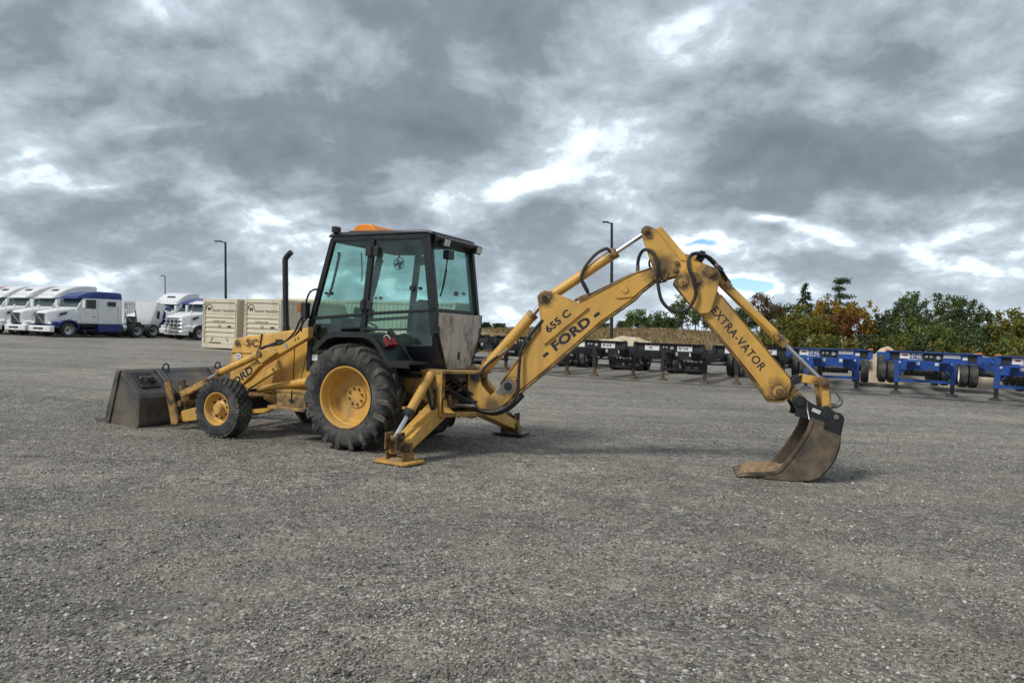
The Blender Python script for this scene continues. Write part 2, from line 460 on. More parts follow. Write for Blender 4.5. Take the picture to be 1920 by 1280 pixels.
M_straw = make_island('dry_grass_blades', [(0, (0.16, 0.115, 0.055)), (0.6, (0.27, 0.195, 0.10)), (1, (0.36, 0.28, 0.15))], trans=0.2)
M_bank = surf('dry_grass_ground', (0.235, 0.165, 0.082), 0.95, var=0.35, scale=0.35, dirt=(0.115, 0.12, 0.045), dirt_amt=0.55, dirt_scale=0.12, bump=0.8, bump_scale=3)


# ------------------------------------------------------------------ mesh builder
class MB:
    def __init__(s):
        s.v = []
        s.f = []

    def add(s, verts, faces):
        o = len(s.v)
        s.v += [tuple(map(float, p)) for p in verts]
        s.f += [tuple(i + o for i in f) for f in faces]
        return s

    def box(s, c, d, rot=None, taper=1.0):
        hx, hy, hz = d[0] / 2, d[1] / 2, d[2] / 2
        vs = []
        for z, k in ((-hz, 1.0), (hz, taper)):
            vs += [(-hx * k, -hy * k, z), (hx * k, -hy * k, z), (hx * k, hy * k, z), (-hx * k, hy * k, z)]
        if rot is not None:
            E_ = Euler(rot).to_matrix()
            vs = [E_ @ Vector(p) for p in vs]
        vs = [(p[0] + c[0], p[1] + c[1], p[2] + c[2]) for p in vs]
        return s.add(vs, [(3, 2, 1, 0), (4, 5, 6, 7), (0, 1, 5, 4), (1, 2, 6, 5), (2, 3, 7, 6), (3, 0, 4, 7)])

    def prism(s, poly, y0, y1, axis='y'):
        """polygon in (x,z) pushed from y0 to y1 (axis y), or in (y,z) along x, or (x,y) along z"""
        n = len(poly)
        if axis == 'y':
            vs = [(a, y0, b) for a, b in poly] + [(a, y1, b) for a, b in poly]
        elif axis == 'x':
            vs = [(y0, a, b) for a, b in poly] + [(y1, a, b) for a, b in poly]
        else:
            vs = [(a, b, y0) for a, b in poly] + [(a, b, y1) for a, b in poly]
        fs = [tuple(range(n)), tuple(range(2 * n - 1, n - 1, -1))]
        fs += [(i, i + n, (i + 1) % n + n, (i + 1) % n) for i in range(n)]
        return s.add(vs, fs)

    def cyl(s, p0, p1, r0, r1=None, n=16, caps=True):
        r1 = r0 if r1 is None else r1
        p0, p1 = Vector(p0), Vector(p1)
        d = (p1 - p0).normalized()
        a = d.orthogonal().normalized()
        b = d.cross(a)
        vs = []
        for p, r in ((p0, r0), (p1, r1)):
            for i in range(n):
                t = 2 * math.pi * i / n
                vs.append(p + a * (math.cos(t) * r) + b * (math.sin(t) * r))
        fs = [(i, (i + 1) % n, (i + 1) % n + n, i + n) for i in range(n)]
        if caps:
            fs += [tuple(range(n - 1, -1, -1)), tuple(range(n, 2 * n))]
        return s.add(vs, fs)

    def tube(s, path, r, n=8, smooth=3):
        P = [Vector(p) for p in path]
        if smooth > 1 and len(P) > 2:
            Q = []
            for i in range(len(P) - 1):
                p0 = P[max(i - 1, 0)]
                p1, p2 = P[i], P[i + 1]
                p3 = P[min(i + 2, len(P) - 1)]
                for k in range(smooth):
                    t = k / smooth
                    Q.append(0.5 * ((2 * p1) + (p2 - p0) * t + (2 * p0 - 5 * p1 + 4 * p2 - p3) * t * t + (3 * p1 - p0 - 3 * p2 + p3) * t ** 3))
            Q.append(P[-1])
            P = Q
        rr = r if isinstance(r, (list, tuple)) else None
        vs, fs = [], []
        d = (P[1] - P[0]).normalized()
        a = d.orthogonal().normalized()
        for i, p in enumerate(P):
            d = (P[min(i + 1, len(P) - 1)] - P[max(i - 1, 0)]).normalized()
            a = (a - d * a.dot(d)).normalized()
            b = d.cross(a)
            k = r if rr is None else rr[0] + (rr[1] - rr[0]) * i / (len(P) - 1)
            for j in range(n):
                t = 2 * math.pi * j / n
                vs.append(p + a * (math.cos(t) * k) + b * (math.sin(t) * k))
        for i in range(len(P) - 1):
            for j in range(n):
                fs.append((i * n + j, i * n + (j + 1) % n, (i + 1) * n + (j + 1) % n, (i + 1) * n + j))
        fs += [tuple(range(n - 1, -1, -1)), tuple(range((len(P) - 1) * n, len(P) * n))]
        return s.add(vs, fs)

    def lathe(s, prof, n=48, c=(0, 0, 0), closed=False):
        """profile of (y, r) spun about the y axis"""
        vs, fs = [], []
        m = len(prof)
        for i in range(n):
            t = 2 * math.pi * i / n
            ct, st = math.cos(t), math.sin(t)
            for y, r in prof:
                vs.append((c[0] + r * ct, c[1] + y, c[2] + r * st))
        for i in range(n):
            j = (i + 1) % n
            for k in range(m if closed else m - 1):
                l = (k + 1) % m
                fs.append((i * m + k, i * m + l, j * m + l, j * m + k))
        return s.add(vs, fs)

    def loft(s, secs, caps=True):
        n = len(secs[0])
        vs = [p for sec in secs for p in sec]
        fs = []
        for i in range(len(secs) - 1):
            for j in range(n):
                k = (j + 1) % n
                fs.append((i * n + j, i * n + k, (i + 1) * n + k, (i + 1) * n + j))
        if caps:
            fs += [tuple(range(n - 1, -1, -1)), tuple(range((len(secs) - 1) * n, len(secs) * n))]
        return s.add(vs, fs)

    def build(s, name, mat, parent=None, M=None, bevel=0.0, ang=35, seg=2):
        me = bpy.data.meshes.new(name)
        me.from_pydata(s.v, [], s.f)
        bm = bmesh.new()
        bm.from_mesh(me)
        bmesh.ops.recalc_face_normals(bm, faces=bm.faces)
        bm.to_mesh(me)
        bm.free()
        me.polygons.foreach_set('use_smooth', [True] * len(me.polygons))
        me.set_sharp_from_angle(angle=R(ang))
        me.materials.append(mat)
        o = bpy.data.objects.new(name, me)
        COL.objects.link(o)
        if parent is not None:
            o.parent = parent
        if M is not None:
            o.matrix_basis = M
        if bevel:
            b = o.modifiers.new('bevel', 'BEVEL')
            b.width = bevel
            b.segments = seg
            b.limit_method = 'ANGLE'
            b.angle_limit = R(40)
            b.harden_normals = True
        return o


def rrect(x, yw, z0, z1, r, n=4, yw1=None):
    """rounded rectangle across y at station x: half width yw at the bottom, yw1 at the top"""
    yw1 = yw if yw1 is None else yw1
    pts = []
    for cx, cz, a0, ww in ((1, 1, 0, yw1), (-1, 1, 90, yw1), (-1, -1, 180, yw), (1, -1, 270, yw)):
        for i in range(n + 1):
            a = R(a0 + 90 * i / n)
            zc = z1 - r if cz > 0 else z0 + r
            pts.append((x, cx * (ww - r) + r * math.cos(a), zc + r * math.sin(a)))
    return pts


def empty(name, M=None, parent=None):
    o = bpy.data.objects.new(name, None)
    o.empty_display_size = 0.2
    COL.objects.link(o)
    if parent is not None:
        o.parent = parent
    if M is not None:
        o.matrix_basis = M
    return o


def tag(o, label=None, cat=None, group=None, kind=None):
    if label:
        o['label'] = label
    if cat:
        o['category'] = cat
    if group:
        o['group'] = group
    if kind:
        o['kind'] = kind
    return o


def text(name, body, size, mat, parent, M, xs=1.0, bold=0.0, align='CENTER', ext=0.001, space=1.0):
    cu = bpy.data.curves.new(name, 'FONT')
    cu.body = body
    cu.size = size
    cu.align_x = align
    cu.align_y = 'CENTER'
    cu.offset = bold
    cu.extrude = ext
    cu.space_character = space
    cu.resolution_u = 3
    cu.materials.append(mat)
    tmp = bpy.data.objects.new(name, cu)
    me = bpy.data.meshes.new_from_object(tmp)
    bpy.data.objects.remove(tmp)
    bpy.data.curves.remove(cu)
    me.name = name
    if not me.materials:
        me.materials.append(mat)
    o = bpy.data.objects.new(name, me)
    COL.objects.link(o)
    o.parent = parent
    o.matrix_basis = M @ Matrix.Diagonal((xs, 1, 1, 1))
    return o


def text_m(pos, ang=0.0, facing='-y'):
    """upright lettering on a vertical face, baseline turned by ang within that face"""
    if facing == '-y':
        B = Matrix(((1, 0, 0), (0, 0, -1), (0, 1, 0)))
    elif facing == '+x':
        B = Matrix(((0, 0, 1), (1, 0, 0), (0, 1, 0)))
    elif facing == '-x':
        B = Matrix(((0, 0, -1), (-1, 0, 0), (0, 1, 0)))
    else:
        B = Matrix(((-1, 0, 0), (0, 0, 1), (0, 1, 0)))
    M = B.to_4x4() @ Matrix.Rotation(ang, 4, 'Z')
    return Matrix.Translation(pos) @ M


def copy_tree(o, parent=None):
    c = o.copy()
    COL.objects.link(c)
    c.parent = parent
    for ch in o.children:
        copy_tree(ch, c)
    return c
#SECTION2

# ------------------------------------------------------------------ ground sheet
def lines(core0, core1, step, far):
    a = list(np.arange(core0, core1 + 1e-6, step))
    up, s = [], step
    x = core1
    while x < far:
        s *= 1.22
        x += s
        up.append(x)
    dn, s = [], step
    x = core0
    while x > -far:
        s *= 1.22
        x -= s
        dn.append(x)
    return np.array(dn[::-1] + a + up)


gx = lines(-12, 14, 0.30, 2500)
gy = lines(1.5, 26, 0.30, 2500)
GX, GY = np.meshgrid(gx, gy)
GZ = gz(GX, GY)
near = np.exp(-((GX / 25) ** 2 + ((GY - 10) / 25) ** 2))
rel = np.array([mnoise.noise(Vector((x * 0.55, y * 0.8, 1.3))) + 0.6 * mnoise.noise(Vector((x * 1.7, y * 1.9, 4.1))) for x, y in zip(GX.ravel(), GY.ravel())]).reshape(GX.shape)
GZ = GZ + 0.016 * rel * near - 0.002 * near


def grid_obj(name, X, Y, Z, mat):
    ny, nx = X.shape
    me = bpy.data.meshes.new(name)
    v = np.stack([X, Y, Z], -1).reshape(-1, 3)
    idx = np.arange(ny * nx).reshape(ny, nx)
    f = np.stack([idx[:-1, :-1], idx[:-1, 1:], idx[1:, 1:], idx[1:, :-1]], -1).reshape(-1, 4)
    me.from_pydata(v.tolist(), [], f.tolist())
    me.polygons.foreach_set('use_smooth', [True] * len(me.polygons))
    me.materials.append(mat)
    o = bpy.data.objects.new(name, me)
    COL.objects.link(o)
    return o


ground = tag(grid_obj('ground', GX, GY, GZ, M_grd), 'sloping grey gravel yard under all the machines', 'ground', kind='structure')

# grassy bank behind the trailers
bx = np.linspace(-13, 150, 150)
by = np.concatenate([np.linspace(47, 100, 90), np.linspace(104, 420, 40)])
BX, BY = np.meshgrid(bx, by)


def bankz(X, Y):
    X = np.asarray(X, float)
    Y = np.asarray(Y, float)
    edge = 52 + 2.5 * np.sin(X * 0.11) + 1.2 * np.sin(X * 0.31 + 1)
    k = sstep(edge, edge + 34, Y) * (1 - 0.85 * sstep(20, 40, X)) * sstep(-13, -6, X)
    g = gz(X, Y)
    top = 1.62 + 0.12 * np.sin(X * 0.17 + 0.6) + 0.05 * np.sin(X * 0.5 + Y * 0.21)
    return g - 0.25 + 0.3 * sstep(edge - 4, edge + 2, Y) * sstep(-13, -8, X) + (top - g) * k


bank = tag(grid_obj('grass_bank', BX, BY, bankz(BX, BY), M_bank), 'low bank of dry tawny grass behind the trailers', 'bank', kind='structure')

# dry grass standing on the bank
def blades(n, name):
    X = rng.uniform(-9, 45, n)
    Y = 53 + rng.random(n) ** 1.3 * 42
    ok = mask = np.array([mnoise.noise(Vector((x * 0.12, y * 0.2, 0))) for x, y in zip(X, Y)]) > -0.25
    X, Y = X[ok], Y[ok]
    n = len(X)
    Z = bankz(X, Y)
    h = rng.uniform(0.12, 0.42, n)
    a = rng.uniform(0, np.pi, n)
    wd = rng.uniform(0.04, 0.09, n)
    lx, ly = rng.normal(0, 0.16, n), rng.normal(0, 0.16, n)
    v = np.zeros((n, 3, 3))
    v[:, 0] = np.stack([X - wd * np.cos(a), Y - wd * np.sin(a), Z - 0.03], -1)
    v[:, 1] = np.stack([X + wd * np.cos(a), Y + wd * np.sin(a), Z - 0.03], -1)
    v[:, 2] = np.stack([X + lx, Y + ly, Z + h], -1)
    me = bpy.data.meshes.new(name)
    me.from_pydata(v.reshape(-1, 3).tolist(), [], np.arange(n * 3).reshape(n, 3).tolist())
    me.materials.append(M_straw)
    o = bpy.data.objects.new(name, me)
    COL.objects.link(o)
    return o


tag(blades(42000, 'dry_grass'), 'tall dry straw coloured grass on the bank', 'grass', kind='stuff')


# loose stones on the yard in front
def stones():
    OC = np.array([(1, 0, 0), (-1, 0, 0), (0, 1, 0), (0, -1, 0), (0, 0, 1), (0, 0, -1)], float)
    OF = np.array([(0, 2, 4), (2, 1, 4), (1, 3, 4), (3, 0, 4), (2, 0, 5), (1, 2, 5), (3, 1, 5), (0, 3, 5)])
    N = 190000
    d = 3.0 + 11.5 * rng.random(N) ** 1.25
    X = (rng.random(N) * 2 - 1) * d * 0.75
    Y = d
    dens = np.array([mnoise.noise(Vector((x * 0.9, y * 0.9, 2.2))) + 0.5 * mnoise.noise(Vector((x * 3, y * 3, 5))) for x, y in zip(X, Y)])
    keep = rng.random(N) < np.clip(0.62 + 0.75 * dens, 0.1, 1)
    X, Y = X[keep], Y[keep]
    # stones pushed up where the machine bears on the ground
    ca_, sa_ = math.cos(-R(25.15)), math.sin(-R(25.15))
    extra = []
    for (lx, ly, hx, hy, m_) in ((0, -0.84, 0.30, 0.24, 900), (0, 0.84, 0.30, 0.24, 500), (-2.137, -1.0, 0.2, 0.18, 600), (-2.137, 1.0, 0.2, 0.18, 300), (1.06, -1.32, 0.29, 0.25, 700), (1.06, 1.82, 0.29, 0.25, 400), (-4.0, 0, 0.5, 1.25, 1500), (5.28, 0.98, 0.62, 0.42, 1100)):
        a_ = rng.uniform(0, 2 * np.pi, m_)
        k_ = 1 + np.abs(rng.normal(0, 0.13, m_))
        sq = 1 / np.maximum(np.abs(np.cos(a_)), np.abs(np.sin(a_))) ** 0.6
        ex_, ey_ = lx + hx * np.cos(a_) * k_ * sq, ly + hy * np.sin(a_) * k_ * sq
        extra.append(np.stack([-1.748 + ca_ * ex_ - sa_ * ey_, 10.559 + sa_ * ex_ + ca_ * ey_], -1))
    E_ = np.concatenate(extra)
    X, Y = np.concatenate([X, E_[:, 0]]), np.concatenate([Y, E_[:, 1]])
    n = len(X)
    s = np.clip(rng.lognormal(math.log(0.0056), 0.42, n), 0.003, 0.020)
    Z = gz(X, Y) + 0.016 * np.array([mnoise.noise(Vector((x * 0.55, y * 0.8, 1.3))) + 0.6 * mnoise.noise(Vector((x * 1.7, y * 1.9, 4.1))) for x, y in zip(X, Y)]) * np.exp(-((X / 25) ** 2 + ((Y - 10) / 25) ** 2)) - 0.002 * np.exp(-((X / 25) ** 2 + ((Y - 10) / 25) ** 2))
    V = OC[None] * (s[:, None, None] * rng.uniform(0.7, 1.3, (n, 6, 1)))
    V = V * np.stack([rng.uniform(0.9, 1.5, n), rng.uniform(0.7, 1.1, n), rng.uniform(0.5, 0.85, n)], -1)[:, None, :]
    a = rng.uniform(0, 2 * np.pi, n)
    b = rng.uniform(-0.5, 0.5, n)
    ca, sa, cb, sb = np.cos(a), np.sin(a), np.cos(b), np.sin(b)
    y1 = V[..., 1] * cb[:, None] - V[..., 2] * sb[:, None]
    z1 = V[..., 1] * sb[:, None] + V[..., 2] * cb[:, None]
    x2 = V[..., 0] * ca[:, None] - y1 * sa[:, None]
    y2 = V[..., 0] * sa[:, None] + y1 * ca[:, None]
    P = np.stack([x2 + X[:, None], y2 + Y[:, None], z1 + (Z + s * 0.28)[:, None]], -1).reshape(-1, 3)
    F = (OF[None] + 6 * np.arange(n)[:, None, None]).reshape(-1, 3)
    me = bpy.data.meshes.new('loose_gravel')
    me.vertices.add(len(P))
    me.vertices.foreach_set('co', P.ravel())
    me.loops.add(F.size)
    me.loops.foreach_set('vertex_index', F.ravel())
    me.polygons.add(len(F))
    me.polygons.foreach_set('loop_start', np.arange(0, F.size, 3))
    me.polygons.foreach_set('loop_total', np.full(len(F), 3))
    me.update(calc_edges=True)
    me.materials.append(M_stone)
    o = bpy.data.objects.new('loose_gravel', me)
    COL.objects.link(o)
    return o


tag(stones(), 'loose grey gravel stones strewn over the yard', 'gravel', kind='stuff')

# ------------------------------------------------------------------ backhoe loader
# local frame: x to the rear of the machine, y to its far side, z up; origin under the rear axle
YAWB = -R(25.15)
ex = Vector((math.cos(YAWB), math.sin(YAWB), -0.043 * math.cos(YAWB))).normalized()
nn = Vector((0.043, 0, 1)).normalized()
BM = Matrix((ex, nn.cross(ex), nn)).transposed().to_4x4()
BM.translation = (-1.748, 10.559, 0.043 * 1.748)
bh = empty('backhoe_loader', BM)
tag(bh, 'yellow backhoe loader with black cab, digging arm stretched out to the right', 'backhoe loader')
KM = Matrix.Translation((1.35, 0, 0)) @ Matrix.Rotation(R(13.5), 4, 'Z')


def P(name, mb, mat, parent=None, M=None, bevel=0.0, **kw):
    return mb.build(name, mat, parent if parent is not None else bh, M, bevel, **kw)


# ---- wheels
def rear_tyre():
    mb = MB()
    half = [(-0.165, 0.395), (-0.19, 0.415), (-0.215, 0.47), (-0.225, 0.53), (-0.222, 0.58), (-0.205, 0.622), (-0.165, 0.648), (-0.08, 0.662)]
    prof = half + [(0, 0.665)] + [(-y, r) for y, r in half[::-1]]
    mb.lathe(prof, 72)

    def base(y):
        y = abs(y)
        return np.interp(y, [0, 0.08, 0.165, 0.205, 0.222, 0.226], [0.66, 0.655, 0.64, 0.612, 0.575, 0.50])

    def top(y):
        y = abs(y)
        return np.interp(y, [0, 0.12, 0.19, 0.215, 0.234, 0.240], [0.705, 0.702, 0.690, 0.668, 0.60, 0.50])
    body_ = mb
    mb = MB()
    n = 19
    for s in (-1, 1):
        for k in range(n):
            a0 = 2 * math.pi * (k + (0.5 if s > 0 else 0)) / n
            rings = []
            ys = [-0.015, 0.05, 0.11, 0.165, 0.208, 0.228, 0.232]
            for i, y in enumerate(ys):
                yy = s * y
                a = a0 + 0.40 * min(1, (y + 0.015) / 0.22) ** 0.85
                rb = base(yy) - 0.02
                rt = top(yy)
                if i == 6:
                    rb, rt = 0.50, 0.55
                if i == 5:
                    rb, rt = 0.56, 0.62
                wb_, wt_ = 0.043, 0.031
                yb = yy - s * 0.012
                ring = []
                for ww, rr, y_ in ((-wb_, rb, yb), (-wt_, rt, yy), (wt_, rt, yy), (wb_, rb, yb)):
                    aa = a + ww / rr
                    ring.append((rr * math.cos(aa), y_, rr * math.sin(aa)))
                rings.append(ring)
            mb.loft(rings)
    return body_, mb


def rear_rim():
    mb = MB()
    prof = [(-0.175, 0.375), (-0.195, 0.405), (-0.200, 0.405), (-0.198, 0.385), (-0.180, 0.372), (-0.10, 0.362), (-0.085, 0.345), (0.02, 0.335), (0.045, 0.315), (0.05, 0.20), (0.055, 0.155), (0.035, 0.150), (0.030, 0.0)]
    mb.lathe(prof, 64)
    mb.lathe([(0.10, 0.34), (0.19, 0.40), (0.19, 0.38), (0.06, 0.32)], 48)
    return mb


def front_tyre():
    mb = MB()
    half = [(-0.115, 0.228), (-0.135, 0.245), (-0.152, 0.30), (-0.150, 0.345), (-0.138, 0.375), (-0.115, 0.386)]
    prof = half + [(0, 0.388)] + [(-y, r) for y, r in half[::-1]]
    mb.lathe(prof, 64)
    body_ = mb
    mb = MB()
    n = 30
    for row, yc in enumerate((-0.112, -0.056, 0, 0.056, 0.112)):
        wy = 0.046
        for k in range(n):
            a = 2 * math.pi * (k + 0.5 * (row % 2)) / n
            ring = []
            for aa, yy in ((-0.028, 0), (-0.006, -0.011), (0.028, -0.004), (0.012, 0.008)):
                pass
            da = 0.0325 / 0.41
            pts = []
            for rr, sh in ((0.375, 1.06), (0.420 - (0.008 if row in (0, 4) else 0), 0.9)):
                for (ta, ty) in ((-1, -1), (-0.1, -0.72), (1, -1), (1, 1), (0.1, 0.72), (-1, 1)):
                    t = a + ta * da * sh + 0.02 * ty
                    pts.append((rr * math.cos(t), yc + ty * wy / 2 * sh, rr * math.sin(t)))
            mb.add(pts, [(5, 4, 3, 2, 1, 0), (6, 7, 8, 9, 10, 11)] + [(i, (i + 1) % 6, (i + 1) % 6 + 6, i + 6) for i in range(6)])
    return body_, mb


def front_rim():
    mb = MB()
    prof = [(-0.11, 0.21), (-0.128, 0.235), (-0.133, 0.235), (-0.130, 0.218), (-0.112, 0.205), (-0.05, 0.19), (-0.035, 0.17), (-0.045, 0.12), (-0.07, 0.085), (-0.115, 0.078), (-0.128, 0.066), (-0.128, 0.0)]
    mb.lathe(prof, 56)
    return mb


def wheel(name, pos, flip, tyre, rim, nut_r, nut_y, nuts, nutmat, tw=0.0):
    M = Matrix.Translation(pos) @ Matrix.Rotation(R(180) if flip else 0, 4, 'Z') @ Matrix.Rotation(tw, 4, 'Y')
    wl = empty(name, M, bh)
    if isinstance(tyre[0], MB):
        t = (tyre[0].build('tyre', M_rub, wl), tyre[1].build('tread', M_lug, wl))
        r = rim.build('rim', M_rim, wl)
    else:
        t = tyre
        for q_ in tyre:
            o = q_.copy(); COL.objects.link(o); o.parent = wl
        r = rim.copy(); COL.objects.link(r); r.parent = wl
    first = None
    for k in range(nuts):
        a = 2 * math.pi * (k + 0.5) / nuts
        c = (nut_r * math.cos(a), nut_y, nut_r * math.sin(a))
        if first is None:
            mb = MB().cyl((0, 0, 0), (0, -0.028, 0), 0.017, 0.015, n=6)
            first = mb.build('wheel_nut', nutmat, wl, Matrix.Translation(c))
        else:
            o = first.copy(); COL.objects.link(o); o.parent = wl; o.matrix_basis = Matrix.Translation(c)
    return t, r


t, r = wheel('rear_wheel', (0, -0.835, 0.692), False, rear_tyre(), rear_rim(), 0.105, 0.035, 8, M_rust, 0.1)
wheel('rear_wheel', (0, 0.835, 0.692), True, t, r, 0.105, 0.035, 8, M_rust, 0.3)
t, r = wheel('front_wheel', (-2.137, -0.995, 0.372), False, front_tyre(), front_rim(), 0.135, -0.045, 8, M_blk, 0.2)
wheel('front_wheel', (-2.137, 0.995, 0.372), True, t, r, 0.135, -0.045, 8, M_blk, 0.5)

# ---- chassis
mb = MB()
mb.box((-1.55, 0, 0.62), (2.2, 0.62, 0.26))
mb.prism([(-2.62, 0.50), (-2.62, 0.78), (-1.0, 0.80), (-1.0, 0.52), (-1.3, 0.42), (-1.7, 0.36), (-2.0, 0.45)], -0.34, 0.34)
mb.box((0.2, 0, 0.80), (1.7, 0.66, 0.34))
P('chassis', mb, M_yeld, bevel=0.015)
mb = MB()
mb.cyl((0, -0.72, 0.692), (0, 0.72, 0.692), 0.13, n=20)
mb.cyl((0, -0.25, 0.692), (0, 0.25, 0.692), 0.21, n=20)
mb.cyl((-2.137, -0.95, 0.372), (-2.137, 0.95, 0.372), 0.06, n=14)
mb.box((-2.137, 0, 0.43), (0.22, 1.3, 0.16))
mb.box((-0.9, 0, 0.48), (1.5, 0.42, 0.24))
mb.cyl((-1.6, 0, 0.42), (0, 0, 0.6), 0.05)
P('axle', mb, M_blk, bevel=0.01)

# ---- hood
secs = []
for x, z0, z1, hw in ((-2.715, 0.62, 1.09, 0.33), (-2.70, 0.60, 1.18, 0.345), (-2.64, 0.58, 1.345, 0.36), (-2.3, 0.56, 1.405, 0.362), (-1.47, 0.56, 1.525, 0.365), (-1.0, 0.56, 1.60, 0.365)):
    secs.append(rrect(x, hw, z0, z1, 0.035, 3, hw - 0.015))
hood = P('hood', MB().loft(secs), M_yel)
P('hood_seam', MB().prism([(-2.135, 1.13), (-2.125, 1.13), (-2.085, 1.43), (-2.095, 1.43)], -0.367, 0.367), M_blk, hood)
P('hood_seam', MB().prism([(-2.70, 1.126), (-1.2, 1.165), (-1.2, 1.169), (-2.70, 1.130)], -0.3665, 0.3665), M_yeld, hood)
P('vent', MB().box((-1.74, -0.366, 1.345), (0.13, 0.012, 0.045)), M_blk, hood)
P('grille', MB().box((-2.718, 0, 0.86), (0.012, 0.5, 0.4)), M_blk, hood)
text('lettering', '6', 0.155, M_decal, hood, text_m((-2.555, -0.368, 1.277)), xs=1.5, bold=0.001)
text('lettering', '-', 0.11, M_decal, hood, text_m((-2.42, -0.368, 1.275)), xs=1.3)
text('lettering', '5C', 0.155, M_decal, hood, text_m((-2.265, -0.368, 1.288)), xs=1.4, bold=0.001)
P('emblem_plate', MB().cyl((-2.535, -0.355, 1.06), (-2.535, -0.372, 1.06), 0.062, n=20), M_stick, hood)
P('emblem', MB().cyl((-2.535, -0.36, 1.06), (-2.535, -0.376, 1.06), 0.045, n=16), M_blk, hood)
P('emblem_bar', MB().box((-2.535, -0.377, 1.06), (0.10, 0.006, 0.018)).box((-2.535, -0.377, 1.085), (0.03, 0.006, 0.02)).box((-2.535, -0.377, 1.035), (0.05, 0.006, 0.014)), M_stick, hood)

# ---- exhaust
mb = MB()
mb.cyl((-1.76, -0.2, 1.47), (-1.80, -0.2, 1.95), 0.043, n=18)
mb.cyl((-1.79, -0.2, 1.80), (-1.835, -0.2, 2.53), 0.042, n=18)
mb.tube([(-1.834, -0.2, 2.50), (-1.832, -0.2, 2.56), (-1.80, -0.2, 2.605), (-1.725, -0.2, 2.665)], 0.042, n=16)
P('exhaust_pipe', mb, M_blk)
P('exhaust_collar', MB().cyl((-1.757, -0.2, 1.44), (-1.765, -0.2, 1.56), 0.055, n=18), M_blk)

# ---- loader tower panels
for s in (-1, 1):
    mb = MB().prism([(-1.69, 0.92), (-1.62, 1.13), (-1.1, 1.36), (-0.95, 1.40), (-0.95, 0.72), (-1.55, 0.58), (-1.75, 0.62)], min(s * 0.43, s * 0.51), max(s * 0.43, s * 0.51))
    P('loader_tower', mb, M_yel, bevel=0.012)
    mb = MB().box((-1.32, s * 0.512, 1.0), (0.012, 0.006, 0.62)).box((-1.15, s * 0.512, 0.95), (0.008, 0.006, 0.5), (0, 0.25, 0))
    P('panel_gap', mb, M_blk)

# ---- loader arms
ARM = [(-0.86, 1.575), (-0.86, 1.425), (-1.725, 0.97), (-2.018, 0.70), (-2.24, 0.53), (-2.506, 0.31), (-2.938, 0.10), (-3.20, 0.06), (-3.27, 0.12), (-3.22, 0.22), (-2.95, 0.30), (-2.628, 0.551), (-2.316, 0.761), (-1.81, 1.046), (-1.457, 1.234)]
for s in (-1, 1):
    y0, y1 = sorted((s * 0.665, s * 0.775))
    arm = P('loader_arm', MB().prism(ARM, y0, y1), M_yel, bevel=0.012)
    if s < 0:
        text('lettering', 'FORD', 0.15, M_decal, arm, text_m((-2.05, -0.777, 0.80), R(34)), xs=1.3, bold=0.005)
        P('sticker', MB().cyl((-1.233, -0.77, 1.30), (-1.233, -0.779, 1.30), 0.032, n=14), M_chr, arm)
        text('lettering', 'F 4', 0.07, M_decal, arm, text_m((-1.05, -0.777, 1.395), R(28)), xs=1.0)
    y0, y1 = sorted((s * 0.775, s * 0.835))
    bc = P('bell_crank', MB().prism([(-1.69, 1.22), (-1.425, 1.235), (-1.36, 1.19), (-1.62, 1.03), (-1.70, 1.08)], y0, y1), M_yel, bevel=0.01)
    P('pin', MB().cyl((-1.66, s * 0.62, 1.165), (-1.66, s * 0.86, 1.165), 0.04, n=14), M_rust, bc)
    yc = s * 0.80
    cy = P('bucket_cylinder', MB().cyl((-1.66, yc, 1.168), (-2.47, yc, 0.838), 0.052, n=18).cyl((-1.70, yc, 1.15), (-1.78, yc, 1.12), 0.062, n=18), M_yel)
    P('rod', MB().cyl((-2.46, yc, 0.842), (-2.72, yc, 0.718), 0.022, n=14), M_chr, cy)
    P('gland', MB().cyl((-2.41, yc, 0.862), (-2.475, yc, 0.836), 0.056, n=18), M_yeld, cy)
    lk = P('lower_link', MB().prism([(-1.393, 1.023), (-1.33, 0.954), (-1.865, 0.643), (-1.939, 0.699)], s * 0.80 - 0.035, s * 0.80 + 0.035), M_yel, bevel=0.01)
    P('pin', MB().cyl((-1.40, s * 0.76, 0.965), (-1.40, s * 0.845, 0.965), 0.022, n=10), M_rust, lk)
    cl = P('lift_cylinder', MB().cyl((-0.9, s * 0.60, 0.825), (-1.87, s * 0.60, 0.643), 0.05, n=18).cyl((-0.85, s * 0.60, 0.83), (-1.15, s * 0.60, 0.778), 0.058, n=18), M_yel)
    P('rod', MB().cyl((-1.85, s * 0.60, 0.647), (-2.2, s * 0.60, 0.58), 0.026, n=12), M_chr, cl)
    zl = P('bucket_link', MB().prism([(-3.33, 0.50), (-2.72, 0.77), (-2.66, 0.70), (-3.27, 0.42)], s * 0.70 - 0.04, s * 0.70 + 0.04), M_yeld, bevel=0.01)
    P('pin', MB().cyl((-2.70, s * 0.60, 0.725), (-2.70, s * 0.84, 0.725), 0.042, n=14), M_rust, zl)
    for dy in (-0.13, 0.13):
        P('bucket_bracket', MB().prism([(-3.53, 0.63), (-3.41, 0.67), (-3.19, 0.10), (-3.22, 0.03), (-3.34, 0.01)], s * 0.70 + dy - 0.018, s * 0.70 + dy + 0.018), M_grime, bevel=0.006)
# cross tube between the arms
P('arm_cross_tube', MB().cyl((-2.75, -0.66, 0.33), (-2.75, 0.66, 0.33), 0.07, n=16), M_yeld)
P('bucket_hitch', MB().box((-3.50, 0, 0.36), (0.05, 1.1, 0.42)), M_blk, bevel=0.01)
P('hitch_beam', MB().box((-3.44, 0, 0.30), (0.09, 1.25, 0.09)), M_grime, bevel=0.01)

